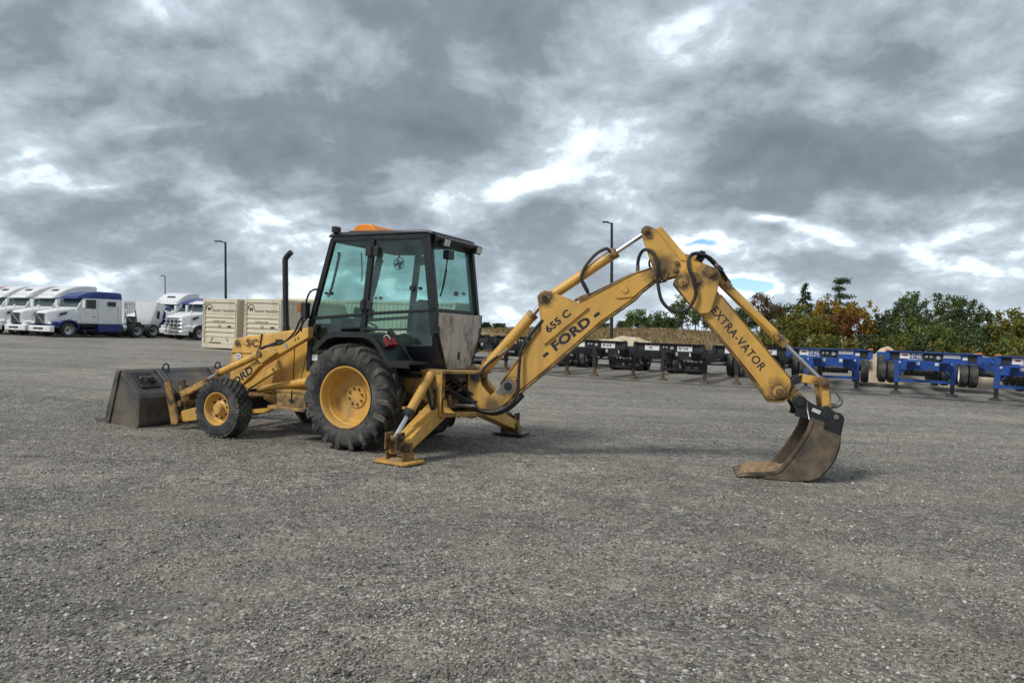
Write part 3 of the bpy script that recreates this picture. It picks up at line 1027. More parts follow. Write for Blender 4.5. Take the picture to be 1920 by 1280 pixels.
# hoses on the near loader arm
P('hydraulic_hose', MB().tube([(-1.70, -0.83, 1.21), (-1.62, -0.80, 1.265), (-1.50, -0.78, 1.30), (-1.40, -0.75, 1.315), (-1.28, -0.74, 1.36), (-1.13, -0.73, 1.50), (-1.06, -0.72, 1.66), (-1.0, -0.68, 1.76)], 0.015), M_hose)
P('hydraulic_hose', MB().tube([(-1.69, -0.80, 1.22), (-1.58, -0.77, 1.275), (-1.45, -0.75, 1.30), (-1.34, -0.73, 1.325), (-1.22, -0.71, 1.385), (-1.10, -0.70, 1.50), (-1.02, -0.69, 1.64), (-0.97, -0.66, 1.72)], 0.014), M_hose)
P('hose_clamp', MB().box((-1.47, -0.765, 1.305), (0.10, 0.07, 0.04), (0, -0.3, 0)), M_blk)
P('grab_wire', MB().tube([(-2.66, -0.45, 0.80), (-2.66, -0.5, 0.92), (-2.58, -0.5, 0.95), (-2.50, -0.45, 0.93)], 0.010), M_rust)

# ---- loader bucket
lb = empty('loader_bucket', None, bh)
dz_ = -0.05
prof = [(-4.10, 0.845), (-3.76, 0.575), (-3.70, 0.52), (-3.667, 0.45), (-3.66, 0.36), (-3.66, 0.08), (-3.675, 0.035), (-3.72, 0.005), (-4.36, 0.0)]
W = 1.15
outer = [(x, z + dz_) for x, z in prof]


def shell(pts, th, y0, y1):
    n = len(pts)
    inn = []
    for i in range(n):
        a = Vector(pts[max(i - 1, 0)])
        b = Vector(pts[min(i + 1, n - 1)])
        d = (b - a).normalized()
        inn.append((pts[i][0] + d.y * th, pts[i][1] - d.x * th))
    m = MB()
    for i in range(n - 1):
        m.prism([pts[i], pts[i + 1], inn[i + 1], inn[i]], y0, y1)
    return m


P('bucket_shell', shell(outer, 0.02, -W, W), M_ldb, lb)
sidep = [(-4.12, 0.82), (-4.07, 0.80), (-3.77, 0.565), (-3.71, 0.51), (-3.675, 0.44), (-3.668, 0.36), (-3.668, 0.09), (-3.69, 0.04), (-3.73, 0.012), (-4.34, 0.012)]
for s in (-1, 1):
    y0, y1 = sorted((s * (W - 0.022), s * (W + 0.003)))
    P('side_plate', MB().prism([(x, z + dz_) for x, z in sidep], y0, y1), M_ldb, lb, bevel=0.004)
    y0, y1 = sorted((s * (W + 0.003), s * (W + 0.030)))
    P('side_cutter', MB().prism([(-4.16, 0.85 + dz_), (-4.08, 0.84 + dz_), (-4.28, 0.03 + dz_), (-4.40, 0.0 + dz_)], y0, y1), M_ldb, lb, bevel=0.006)
P('cutting_edge', MB().prism([(-4.63, 0.075 + dz_), (-4.57, 0.078 + dz_), (-4.25, 0.025 + dz_), (-4.25, 0.0 + dz_), (-4.47, -0.0 + dz_)], -W - 0.03, W + 0.03), M_bkt, lb, bevel=0.006)
P('top_lip', MB().prism([(-4.16, 0.855 + dz_), (-4.07, 0.848 + dz_), (-4.03, 0.795 + dz_), (-4.11, 0.80 + dz_)], -W + 0.03, W - 0.03), M_ldb, lb, bevel=0.006)
# plate with clevis welded on the sloping top of the bucket
sl = math.atan2(0.345, 0.44)
Ms = Matrix.Translation((-3.90, -0.86, 0.69 + dz_)) @ Matrix.Rotation(sl, 4, 'Y')
P('hook_plate', MB().box((0, 0, 0.012), (0.34, 0.34, 0.024)), M_blk, lb, Ms, bevel=0.005)
P('hook_lug', MB().box((0, -0.08, 0.05), (0.2, 0.02, 0.08)).box((0, 0.08, 0.05), (0.2, 0.02, 0.08)), M_blk, lb, Ms, bevel=0.005)
P('hook_pin', MB().cyl((0.0, -0.14, 0.065), (0.0, 0.12, 0.065), 0.017, n=12), M_stl, lb, Ms)
for yr in (-0.56, -0.50, 0.50, 0.56):
    P('bucket_rib', MB().prism([(-4.10, 0.86 + dz_), (-4.02, 0.845 + dz_), (-3.68, 0.575 + dz_), (-3.62, 0.50 + dz_), (-3.60, 0.10 + dz_), (-3.655, 0.08 + dz_), (-3.655, 0.42 + dz_), (-3.73, 0.545 + dz_)], yr - 0.018, yr + 0.018), M_ldb, lb, bevel=0.005)
for yr in (-0.53, 0.53):
    P('lifting_eye', MB().tube([(-4.06, yr + 0.1, 0.83 + dz_), (-4.06, yr + 0.11, 0.90 + dz_), (-4.05, yr + 0.15, 0.925 + dz_), (-4.04, yr + 0.19, 0.90 + dz_), (-4.04, yr + 0.2, 0.80 + dz_)], 0.012), M_blk, lb)

# ---- step box
P('battery_box', MB().box((-1.03, -0.70, 0.57), (0.52, 0.34, 0.19)), M_yeld, bevel=0.01)
P('box_lid', MB().box((-1.03, -0.70, 0.675), (0.54, 0.36, 0.025)), M_yeld, bevel=0.006)
P('box_latch', MB().box((-1.02, -0.876, 0.61), (0.015, 0.012, 0.17)).box((-1.02, -0.876, 0.56), (0.06, 0.016, 0.03)), M_blk)
P('step', MB().box((-1.03, -0.80, 0.455), (0.66, 0.34, 0.045)), M_yeld, bevel=0.008)
P('battery_box', MB().box((-1.03, 0.70, 0.57), (0.52, 0.34, 0.19)), M_yeld, bevel=0.01)

# ---- fenders
for s in (-1, 1):
    top_in = [(-0.56, 1.30), (-0.46, 1.40), (-0.33, 1.50), (-0.20, 1.535), (0.25, 1.545), (0.36, 1.52), (0.45, 1.45), (0.66, 1.20), (0.95, 1.19)]
    mb = MB()
    secs = []
    for (x, z) in top_in:
        pass
    th = 0.022
    inn = [(-0.54, 1.28), (-0.44, 1.375), (-0.32, 1.472), (-0.20, 1.508), (0.24, 1.518), (0.34, 1.495), (0.43, 1.43), (0.645, 1.172), (0.95, 1.165)]
    for i in range(len(top_in) - 1):
        mb.prism([top_in[i], top_in[i + 1], inn[i + 1], inn[i]], *sorted((s * 0.58, s * 1.02)))
    fd = P('fender', mb, M_blk)
    mb = MB()
    lip_o = [(x, z - 0.045) for x, z in inn]
    for i in range(len(inn) - 1):
        mb.prism([top_in[i], top_in[i + 1], lip_o[i + 1], lip_o[i]], *sorted((s * 1.0205, s * 1.036)))
    P('fender_lip', mb, M_blk, fd)
    if s < 0:
        P('tail_lamp', MB().box((0.50, -0.86, 1.405), (0.12, 0.22, 0.08), (0, 0.88, 0)), M_blk, fd, bevel=0.008)
        P('tail_lens', MB().box((0.54, -0.91, 1.425), (0.12, 0.11, 0.07), (0, 0.88, 0)).box((0.54, -0.795, 1.425), (0.12, 0.10, 0.07), (0, 0.88, 0)), M_red, fd, bevel=0.01)
        P('lamp_wire', MB().tube([(0.44, -0.86, 1.49), (0.49, -0.86, 1.52), (0.54, -0.86, 1.48), (0.56, -0.86, 1.41)], 0.005, n=6), M_stick, fd)

# ---- cab
cab = empty('cab', None, bh)
YC = 0.60


def post(pts, w_, d_, name='post'):
    """frame member along a side-view path, both sides"""
    for s in (-1, 1):
        mb = MB()
        for (a, b) in zip(pts[:-1], pts[1:]):
            a, b = Vector(a), Vector(b)
            d = (b - a).normalized()
            n = Vector((-d.y, d.x)) * (w_ / 2)
            e = d * (w_ * 0.35)
            q = [a - n - e, a + n - e, b + n + e, b - n + e]
            mb.prism([(p.x, p.y) for p in q], *sorted((s * (YC - d_), s * YC)))
        P(name, mb, M_cab, cab, bevel=0.008)


post([(-0.655, 2.775), (-0.885, 1.968), (-0.985, 1.61)], 0.075, 0.06, 'front_post')
post([(-0.985, 1.64), (-0.985, 0.98)], 0.075, 0.055, 'lower_front_post')
post([(0.01, 2.79), (-0.075, 1.80), (-0.09, 1.57)], 0.085, 0.058, 'middle_post')
post([(0.86, 2.78), (0.995, 1.86), (1.03, 1.60)], 0.12, 0.07, 'rear_post')
post([(-0.64, 2.80), (0.86, 2.825)], 0.075, 0.059, 'roof_rail')
post([(-0.93, 1.70), (-0.10, 1.775)], 0.045, 0.054, 'door_rail')
post([(-0.06, 1.785), (0.99, 1.865)], 0.04, 0.054, 'waist_rail')
post([(-0.05, 1.58), (0.34, 1.582)], 0.03, 0.052, 'sill')
post([(-0.43, 1.575), (-0.10, 1.60)], 0.035, 0.052, 'sill')
post([(-0.93, 1.28), (-0.55, 1.40), (-0.43, 1.57)], 0.04, 0.052, 'sill')
post([(0.34, 1.58), (0.70, 1.19)], 0.05, 0.05, 'sill')
post([(0.70, 1.385), (1.0, 1.405)], 0.03, 0.05, 'sill')
# cross members
for (x, z, hy, w1) in ((-0.66, 2.79, 0.6, 0.07), (0.87, 2.80, 0.6, 0.10), (1.0, 1.865, 0.6, 0.05), (-0.975, 1.60, 0.6, 0.06), (-0.985, 1.0, 0.6, 0.06)):
    P('cross_member', MB().box((x, 0, z), (w1, 2 * hy - 0.16, w1)), M_cab, cab, bevel=0.008)


def pane(name, quad, parent=cab, mat=M_gls, th=0.006):
    q = [Vector(p) for p in quad]
    nrm = Vector((0, 0, 0))
    for i in range(len(q)):
        nrm += (q[i] - q[0]).cross(q[(i + 1) % len(q)] - q[0])
    nrm = nrm.normalized() * th / 2
    n = len(q)
    vs = [p - nrm for p in q] + [p + nrm for p in q]
    fs = [tuple(range(n - 1, -1, -1)), tuple(range(n, 2 * n))] + [(i, (i + 1) % n, (i + 1) % n + n, i + n) for i in range(n)]
    return P(name, MB().add(vs, fs), mat, parent)


def side_pane(name, poly):
    for s in (-1, 1):
        pane(name, [(x, s * 0.572, z) for x, z in poly])


side_pane('door_window', [(-0.625, 2.775), (-0.02, 2.78), (-0.11, 1.785), (-0.90, 1.715), (-0.86, 1.95)])
side_pane('side_window', [(0.04, 2.79), (0.86, 2.79), (0.97, 1.875), (-0.04, 1.80)])
side_pane('lower_door_window', [(-0.95, 1.69), (-0.10, 1.76), (-0.10, 1.60), (-0.43, 1.575), (-0.55, 1.40), (-0.95, 1.29)])
side_pane('lower_side_window', [(-0.06, 1.775), (0.97, 1.85), (1.0, 1.42), (0.55, 1.38), (0.34, 1.60), (-0.05, 1.595)])
side_pane('door_foot_window', [(-0.95, 1.27), (-0.62, 1.37), (-0.62, 1.02), (-0.95, 1.02)])
pane('windscreen', [(-0.66, -0.54, 2.76), (-0.66, 0.54, 2.76), (-0.97, 0.54, 1.63), (-0.97, -0.54, 1.63)])
pane('rear_window', [(0.885, -0.535, 2.74), (0.885, 0.535, 2.74), (1.015, 0.54, 1.885), (1.015, -0.54, 1.885)])
# front lower panel, side lower corner panels, floor
P('firewall', MB().box((-0.985, 0, 1.30), (0.03, 1.08, 0.60)), M_cab, cab)
P('floor', MB().box((-0.1, 0, 1.0), (1.8, 1.12, 0.05)).box((0.75, 0, 1.06), (0.66, 0.80, 0.10)), M_cab, cab)
for s in (-1, 1):
    # dark corner panel tapering inward to the rear
    a = [(0.62, s * 0.596, 1.375), (1.03, s * 0.596, 1.40), (1.075, s * 0.585, 1.60), (1.075, s * 0.30, 1.09), (0.62, s * 0.46, 1.09)]
    vs = a + [(x, y - s * 0.02, z) for x, y, z in a]
    P('corner_panel', MB().add(vs, [(0, 1, 3, 4), (1, 2, 3), (5, 9, 8, 6), (6, 8, 7), (0, 5, 6, 1), (1, 6, 7, 2), (2, 7, 8, 3), (3, 8, 9, 4), (4, 9, 5, 0)]), M_navy, cab)
    P('inner_fender', MB().prism([(-0.6, 1.02), (-0.6, 1.3), (-0.42, 1.48), (-0.2, 1.53), (0.25, 1.54), (0.45, 1.44), (0.68, 1.15), (0.68, 1.02)], *sorted((s * 0.55, s * 0.575))), M_cab, cab)
    hn = P('door_hinge', MB().box((0.03, s * 0.615, 2.62), (0.20, 0.03, 0.13)).cyl((0.02, s * 0.63, 2.55), (0.02, s * 0.63, 2.69), 0.03, n=10), M_blk, cab, bevel=0.008)
    P('door_hinge', MB().box((-0.03, s * 0.615, 1.90), (0.19, 0.03, 0.12)).cyl((-0.06, s * 0.63, 1.84), (-0.06, s * 0.63, 1.98), 0.03, n=10), M_blk, cab, bevel=0.008)
    P('window_knob', MB().cyl((0.665, s * 0.565, 2.14), (0.665, s * 0.60, 2.14), 0.036, n=16), M_blk, cab)
    P('window_knob', MB().cyl((0.79, s * 0.565, 2.14), (0.79, s * 0.60, 2.14), 0.022, n=12), M_blk, cab)
    P('window_knob', MB().cyl((-0.645, s * 0.565, 2.05), (-0.645, s * 0.60, 2.05), 0.024, n=12), M_blk, cab)
    P('window_knob', MB().cyl((-0.735, s * 0.565, 2.05), (-0.735, s * 0.60, 2.05), 0.018, n=12), M_blk, cab)
    P('door_pull', MB().tube([(-0.60, s * 0.53, 2.60), (-0.60, s * 0.50, 2.58), (-0.69, s * 0.50, 2.20), (-0.75, s * 0.50, 2.03), (-0.75, s * 0.53, 2.02)], 0.018), M_blk, cab)
    P('door_handle', MB().box((-0.88, s * 0.615, 1.53), (0.05, 0.03, 0.17)), M_blk, cab, bevel=0.008)
    P('grab_bar', MB().tube([(-0.86, s * 0.62, 2.10), (-0.92, s * 0.67, 2.075), (-0.985, s * 0.68, 1.963), (-1.056, s * 0.68, 1.63), (-1.05, s * 0.68, 1.49), (-0.98, s * 0.62, 1.41)], 0.014), M_blk, cab)
# plywood panel over the lower rear opening, following the narrowing cab
wp = [(-0.585, 1.835), (0.585, 1.835), (0.59, 1.64), (0.315, 1.095), (-0.315, 1.095), (-0.59, 1.64)]
wood = P('plywood_panel', MB().prism(wp, 1.065, 1.083, axis='x'), M_wood, cab, Matrix.Translation((0.0, 0, 0)), bevel=0.003)
P('panel_hole', MB().prism([(0.035 * math.cos(a) - 0.02, 1.27 + 0.062 * math.sin(a)) for a in np.linspace(0, 2 * math.pi, 16, endpoint=False)], 1.0835, 1.086, axis='x'), M_int, wood)
for s in (-1, 1):
    P('panel_edge', MB().loft([[(1.06, s * 0.59, 1.84), (1.09, s * 0.59, 1.84), (1.09, s * 0.605, 1.84), (1.06, s * 0.605, 1.84)], [(1.06, s * 0.595, 1.63), (1.09, s * 0.595, 1.63), (1.09, s * 0.612, 1.63), (1.06, s * 0.612, 1.63)], [(1.06, s * 0.318, 1.085), (1.09, s * 0.318, 1.085), (1.09, s * 0.335, 1.085), (1.06, s * 0.335, 1.085)]]), M_cab, cab)
# roof
roof = P('roof', MB().loft([rrect(-0.72, 0.595, 2.822, 2.855, 0.012, 3, 0.58), rrect(-0.66, 0.612, 2.818, 2.885, 0.02, 3, 0.58), rrect(0.1, 0.615, 2.832, 2.905, 0.02, 3, 0.585), rrect(0.86, 0.615, 2.845, 2.90, 0.02, 3, 0.58), rrect(0.93, 0.60, 2.83, 2.875, 0.012, 3, 0.575)]), M_cab, cab)
vis = P('rear_visor', MB().add([(0.87, -0.50, 2.885), (0.87, 0.50, 2.885), (1.06, 0.60, 2.80), (1.06, -0.60, 2.80), (0.88, -0.50, 2.70), (0.88, 0.50, 2.70), (1.04, 0.60, 2.765), (1.04, -0.60, 2.765)], [(0, 1, 2, 3), (4, 7, 6, 5), (0, 4, 5, 1), (3, 2, 6, 7), (0, 3, 7, 4), (1, 5, 6, 2)]), M_cab, cab, bevel=0.008)
for y in (-0.40, 0.50):
    wl = P('work_lamp', MB().box((1.01, y, 2.76), (0.08, 0.17, 0.12), (0, 0.25, 0)), M_blk, cab, bevel=0.01)
    P('lamp_lens', MB().box((1.058, y, 2.748), (0.012, 0.14, 0.085), (0, 0.25, 0)), M_lens, wl, bevel=0.004)
for y in (-0.56, 0.56):
    P('front_work_lamp', MB().box((-0.62, y, 2.925), (0.07, 0.12, 0.085)).cyl((-0.6, y, 2.86), (-0.6, y, 2.9), 0.015, n=8), M_blk, cab, bevel=0.012)
bs = P('beacon_base', MB().box((-0.27, 0, 2.905), (0.40, 0.94, 0.03)), M_blk, cab)
P('beacon_light', MB().prism([(-0.475, 2.905), (-0.44, 2.985), (-0.345, 3.022), (-0.20, 3.025), (-0.12, 2.99), (-0.065, 2.905)], -0.40, 0.50), M_amb, cab, bevel=0.015)
# small front side lamp
P('side_lamp', MB().box((-1.02, -0.66, 1.80), (0.09, 0.10, 0.22)), M_blk, cab, bevel=0.012)
P('side_lamp_lens', MB().box((-1.10, -0.66, 1.84), (0.07, 0.09, 0.13)), surf('amber_side_lens', (0.32, 0.08, 0.02), 0.35, var=0.2), cab, bevel=0.01)
P('sticker', MB().box((-0.895, -0.577, 1.15), (0.10, 0.003, 0.085)), M_stick, cab)
# rear wiper
wb = P('wiper_motor', MB().box((0.935, -0.14, 2.62), (0.09, 0.16, 0.12)), M_blk, cab, bevel=0.01)
P('wiper_arm', MB().tube([(0.955, -0.20, 2.58), (0.985, -0.30, 2.35), (1.01, -0.40, 2.15)], 0.009, n=6).tube([(0.975, -0.25, 2.42), (1.0, -0.35, 2.20), (1.02, -0.46, 2.05)], 0.011, n=6), M_blk, cab)
# interior
seat = P('seat', MB().loft([rrect(-0.05, 0.20, 1.30, 1.42, 0.04), rrect(0.25, 0.24, 1.28, 1.46, 0.05), rrect(0.45, 0.24, 1.30, 1.48, 0.05)]).box((0.2, 0, 1.15), (0.3, 0.3, 0.28)), M_int, cab)
P('seat_back', MB().prism([(0.38, 1.42), (0.50, 1.42), (0.60, 1.98), (0.55, 2.02), (0.47, 1.98)], -0.22, 0.22), M_int, seat, bevel=0.03)
st = P('steering_column', MB().cyl((-0.72, 0, 1.05), (-0.52, 0, 1.62), 0.04, n=10).box((-0.78, 0, 1.45), (0.16, 0.46, 0.50), (0, 0.2, 0)), M_int, cab)
P('steering_wheel', MB().tube([(-0.50 + 0.19 * math.cos(a) * 0.95, 0.19 * math.sin(a), 1.65 - 0.06 * math.cos(a)) for a in np.linspace(0, 2 * math.pi, 17)], 0.014, smooth=2), M_int, st)
P('instrument_panel', MB().box((-0.74, 0.30, 1.80), (0.22, 0.24, 0.16), (0, 0.15, 0)).box((-0.7, -0.25, 1.66), (0.2, 0.3, 0.12)), M_int, cab, bevel=0.02)
lv = MB()
for i, y in enumerate((-0.28, -0.18, -0.06, 0.06, 0.18, 0.28)):
    lv.tube([(0.80, y, 1.1), (0.80, y, 1.5), (0.74 + 0.02 * i, y, 1.68)], 0.012, n=6)
    lv.cyl((0.74 + 0.02 * i, y, 1.66), (0.74 + 0.02 * i, y, 1.72), 0.024, n=8)
P('control_levers', lv, M_int, cab)
P('lever_console', MB().box((0.80, 0, 1.24), (0.2, 0.7, 0.34)), M_int, cab, bevel=0.02)
fan = P('fan_cage', MB().tube([(0.05 + 0.085 * math.cos(a), 0.0, 2.515 + 0.085 * math.sin(a)) for a in np.linspace(0, 2 * math.pi, 17)], 0.006, n=6, smooth=1).tube([(0.05 + 0.05 * math.cos(a), -0.02, 2.515 + 0.05 * math.sin(a)) for a in np.linspace(0, 2 * math.pi, 13)], 0.003, n=5, smooth=1).cyl((0.05, 0, 2.60), (0.05, 0, 2.82), 0.012, n=8), M_blk, cab)
fb = MB()
for k in range(4):
    a = R(90 * k + 20)
    fb.add([(0.05 + 0.015 * math.cos(a - 0.5), 0.0, 2.515 + 0.015 * math.sin(a - 0.5)), (0.05 + 0.075 * math.cos(a - 0.35), -0.012, 2.515 + 0.075 * math.sin(a - 0.35)), (0.05 + 0.075 * math.cos(a + 0.35), 0.012, 2.515 + 0.075 * math.sin(a + 0.35)), (0.05 + 0.015 * math.cos(a + 0.5), 0.0, 2.515 + 0.015 * math.sin(a + 0.5))], [(0, 1, 2, 3)])
fb.cyl((0.05, -0.02, 2.515), (0.05, 0.05, 2.515), 0.028, n=12)
P('fan_blades', fb, M_blk, fan)
P('headliner', MB().box((0.1, 0, 2.79), (1.4, 1.06, 0.03)).box((0.05, 0, 2.72), (0.5, 0.5, 0.12)), M_int, cab)
P('front_wiper', MB().tube([(-0.68, 0.1, 2.68), (-0.74, 0.22, 2.45), (-0.80, 0.30, 2.28)], 0.008, n=6), M_blk, cab)

# ---- rear frame with stabilisers
fr = empty('rear_frame', None, bh)
pl = [(0.86, -0.62), (1.20, -0.62), (1.46, -0.24), (1.50, 0.0), (1.46, 0.24), (1.20, 0.62), (0.86, 0.62)]
P('top_plate', MB().prism(pl, 1.055, 1.095, axis='z'), M_yeld, fr, bevel=0.008)
P('bottom_plate', MB().prism(pl, 0.50, 0.56, axis='z'), M_yeld, fr, bevel=0.008)
for s in (-1, 1):
    P('side_post', MB().box((1.10, s * 0.575, 0.80), (0.17, 0.12, 0.50)), M_yeld, fr, bevel=0.01)
    P('post_flange', MB().box((1.195, s * 0.635, 0.80), (0.022, 0.02, 0.56)).box((1.03, s * 0.637, 0.80), (0.02, 0.02, 0.56)), M_yel, fr, bevel=0.004)
    P('hose_port', MB().box((1.10, s * 0.637, 0.83), (0.05, 0.012, 0.05)).box((1.08, s * 0.637, 0.58), (0.03, 0.012, 0.06)).box((1.08, s * 0.637, 1.0), (0.03, 0.012, 0.06)), M_int, fr)
    P('corner_gusset', MB().prism([(1.20, 0.56), (1.34, 0.56), (1.22, 0.64), (1.205, 0.74)], *sorted((s * 0.50, s * 0.60))), M_yel, fr, bevel=0.005)
    P('axle_plate', MB().prism([(0.55, 0.78), (1.02, 0.62), (1.02, 1.05), (0.45, 1.05)], *sorted((s * 0.42, s * 0.47))), M_yeld, fr, bevel=0.01)
P('back_plate', MB().box((1.02, 0, 0.80), (0.05, 1.1, 0.48)), M_blk, fr)
bd = MB()
for i in range(9):
    y = -0.42 + 0.08 * i
    zz = 0.72 + 0.28 * random.random()
    bd.tube([(1.05, y, zz), (1.20, y - 0.10, zz + 0.06), (1.30, y * 0.5 - 0.12, zz - 0.04), (1.42, y * 0.3 - 0.1, zz - 0.12), (1.52, y * 0.25, zz - 0.10)], 0.02, n=7)
P('hose_bundle', bd, M_hose, fr)
vb = MB()
for i in range(6):
    vb.box((1.17 + 0.03 * (i % 2), -0.40 + 0.15 * i, 0.66), (0.12, 0.10, 0.12))
    vb.cyl((1.2, -0.42 + 0.15 * i, 0.66), (1.2, -0.42 + 0.15 * i, 0.78), 0.03, n=8)
P('valve_block', vb, M_rust, fr, bevel=0.006)
for s in (-1, 1):
    P('swing_cylinder', MB().cyl((0.95, s * 0.33, 0.64), (1.22, s * 0.30, 0.64), 0.05, n=14), M_yeld, fr)
    P('swing_rod', MB().cyl((1.2, s * 0.30, 0.64), (1.47, s * 0.20, 0.64), 0.026, n=12), M_stl, fr)


def stabiliser(s, foot_y, foot_z, pad_yaw):
    sb = empty('stabiliser', None, bh)
    xc = 1.06
    a = Vector((xc, s * 0.42, 0.60))
    b = Vector((xc, s * foot_y, foot_z))
    d = (b - a).normalized()
    n = Vector((0, -d.z, d.y))
    if n.z < 0:
        n = -n
    up_, lo_ = 0.11, 0.07
    q = [a + n * up_, a - n * up_, b - n * lo_, b + n * lo_]
    P('leg', MB().prism([(p.y, p.z) for p in q], xc - 0.11, xc + 0.11, axis='x'), M_yel, sb, bevel=0.012)
    top = Vector((xc - 0.02, s * 0.66, 1.03))
    end = b + n * 0.12 + Vector((-0.02, s * 0.06, 0))
    dd = end - top
    m = top + dd * 0.62
    cy = P('ram_barrel', MB().cyl(top - dd * 0.02, m, 0.058, n=18).cyl(top + dd * 0.12, top + dd * 0.135, 0.062, n=18), M_yel, sb)
    P('ram_gland', MB().cyl(m - dd * 0.03, m + dd * 0.05, 0.063, n=18), M_blk, cy)
    P('ram_collar', MB().cyl(m - dd * 0.06, m - dd * 0.03, 0.066, n=18).box(m - dd * 0.045 + Vector((-0.05, s * 0.05, 0.03)), (0.05, 0.05, 0.03)), M_yeld, cy)
    P('ram_rod', MB().cyl(m, end, 0.03, n=14), M_chr, cy)
    P('foot_clevis', MB().box(end + Vector((-0.075, 0, -0.03)), (0.03, 0.17, 0.20)).box(end + Vector((0.075, 0, -0.03)), (0.03, 0.17, 0.20)).box(b + Vector((0, 0, -0.02)), (0.24, 0.16, 0.14)).cyl(end + Vector((-0.12, 0, 0)), end + Vector((0.12, 0, 0)), 0.032, n=12).cyl(b + Vector((-0.15, 0, -0.02)), b + Vector((0.15, 0, -0.02)), 0.035, n=12), M_grime, sb, bevel=0.008)
    pz = 0.018
    Mp = Matrix.Translation((xc, b.y + s * 0.02, pz)) @ Matrix.Rotation(pad_yaw, 4, 'Z')
    oc = [(-0.25, -0.16), (-0.21, -0.20), (0.21, -0.20), (0.25, -0.16), (0.25, 0.16), (0.21, 0.20), (-0.21, 0.20), (-0.25, 0.16)]
    P('foot_pad', MB().prism(oc, 0.0, 0.028, axis='z'), M_yel if s < 0 else M_blk, sb, Mp, bevel=0.004)
    P('pad_ear', MB().box((-0.13, 0, 0.075), (0.03, 0.2, 0.10)).box((0.13, 0, 0.075), (0.03, 0.2, 0.10)), M_grime, sb, Mp, bevel=0.006)
    mud = MB()
    v0 = len(mud.v)
    nth, nr = 18, 4
    vs = [(0, 0, 0.065)]
    for i in range(1, nr + 1):
        for j in range(nth):
            t_ = 2 * math.pi * j / nth
            rr = i / nr
            vs.append((0.17 * rr * math.cos(t_) * (1 + 0.2 * math.sin(3 * t_)), 0.15 * rr * math.sin(t_), 0.028 + 0.04 * (1 - rr ** 2) * (0.8 + 0.4 * random.random())))
    fs = [(0, 1 + j, 1 + (j + 1) % nth) for j in range(nth)]
    for i in range(nr - 1):
        for j in range(nth):
            fs.append((1 + i * nth + j, 1 + (i + 1) * nth + j, 1 + (i + 1) * nth + (j + 1) % nth, 1 + i * nth + (j + 1) % nth))
    P('caked_mud', mud.add(vs, fs), M_mud, sb, Mp, ang=80)
    if s < 0:
        P('ram_hose', MB().tube([(1.02, -0.74, 0.93), (1.05, -0.70, 0.82), (1.08, -0.68, 0.66), (1.09, -0.67, 0.57), (1.11, -0.67, 0.60), (1.12, -0.66, 0.72), (1.12, -0.62, 0.83)], 0.013), M_hose, sb)
        P('ram_hose', MB().tube([(1.03, -0.75, 0.92), (1.06, -0.72, 0.74), (1.10, -0.69, 0.62), (1.13, -0.67, 0.70), (1.12, -0.63, 0.82)], 0.012), M_hose, sb)


stabiliser(-1, 1.30, 0.20, R(-6))
stabiliser(1, 1.80, 0.16, R(5))
#SECTION3

# ---- swing post, boom, dipper and bucket (frame turned 13.5 degrees about the swing pin)
def KP(name, mb, mat, parent=None, bevel=0.0, **kw):
    if parent is None:
        return mb.build(name, mat, bh, KM, bevel, **kw)
    return mb.build(name, mat, parent, None, bevel, **kw)


def plates(poly, yi, yo):
    return MB().prism(poly, -yo, -yi).prism(poly, yi, yo)


def disc(x, z, y0, y1, r, n=18):
    return MB().cyl((x, y0, z), (x, y1, z), r, n=n)


CHEEK = [(-0.06, 1.06), (0.084, 1.06), (0.133, 0.915), (0.254, 0.785), (0.356, 0.884), (0.431, 0.965), (0.514, 1.018), (0.584, 1.029), (0.612, 0.94), (0.590, 0.849), (0.512, 0.74), (0.396, 0.629), (0.283, 0.587), (0.16, 0.60), (0.022, 0.63), (-0.05, 0.70)]
sp = KP('swing_post', MB().prism([(-0.10, 1.04), (0.02, 1.04), (0.06, 0.90), (0.16, 0.74), (0.20, 0.62), (-0.10, 0.58)], -0.12, 0.12).cyl((-0.05, 0, 0.46), (-0.05, 0, 1.14), 0.085, n=20), M_yeld, bevel=0.01)
for s in (-1, 1):
    KP('cheek_plate', MB().prism(CHEEK, *sorted((s * 0.165, s * 0.205))), M_yelk, sp, bevel=0.012)
    KP('pivot_pin', disc(0.487, 0.919, s * 0.20, s * 0.222, 0.052), M_blk, sp)
    KP('pivot_boss', MB().prism([(0.487 + 0.085 * math.cos(a), 0.919 + 0.085 * math.sin(a)) for a in np.linspace(0, 2 * math.pi, 20, endpoint=False)], *sorted((s * 0.205, s * 0.211))), M_stl, sp)
    KP('worn_patch', MB().prism([(0.33, 0.83), (0.36, 0.80), (0.43, 0.80), (0.46, 0.84), (0.42, 0.93), (0.38, 0.90)], *sorted((s * 0.205, s * 0.2075))), M_stl, sp)
KP('cylinder_pin', MB().cyl((0.035, -0.24, 1.015), (0.035, 0.24, 1.015), 0.045, n=16), M_blk, sp)

BOOM = [(0.372, 0.924), (0.612, 1.285), (0.869, 1.685), (1.353, 2.026), (2.05, 2.421), (2.278, 2.5), (2.328, 2.555), (2.394, 2.543), (2.423, 2.491), (2.407, 2.417), (2.33, 2.381), (2.139, 2.228), (2.044, 2.118), (1.639, 1.805), (1.103, 1.289), (0.642, 0.876), (0.549, 0.80), (0.43, 0.80)]
boom = KP('boom', MB().prism(BOOM, -0.148, 0.148), M_yelk, bevel=0.010)
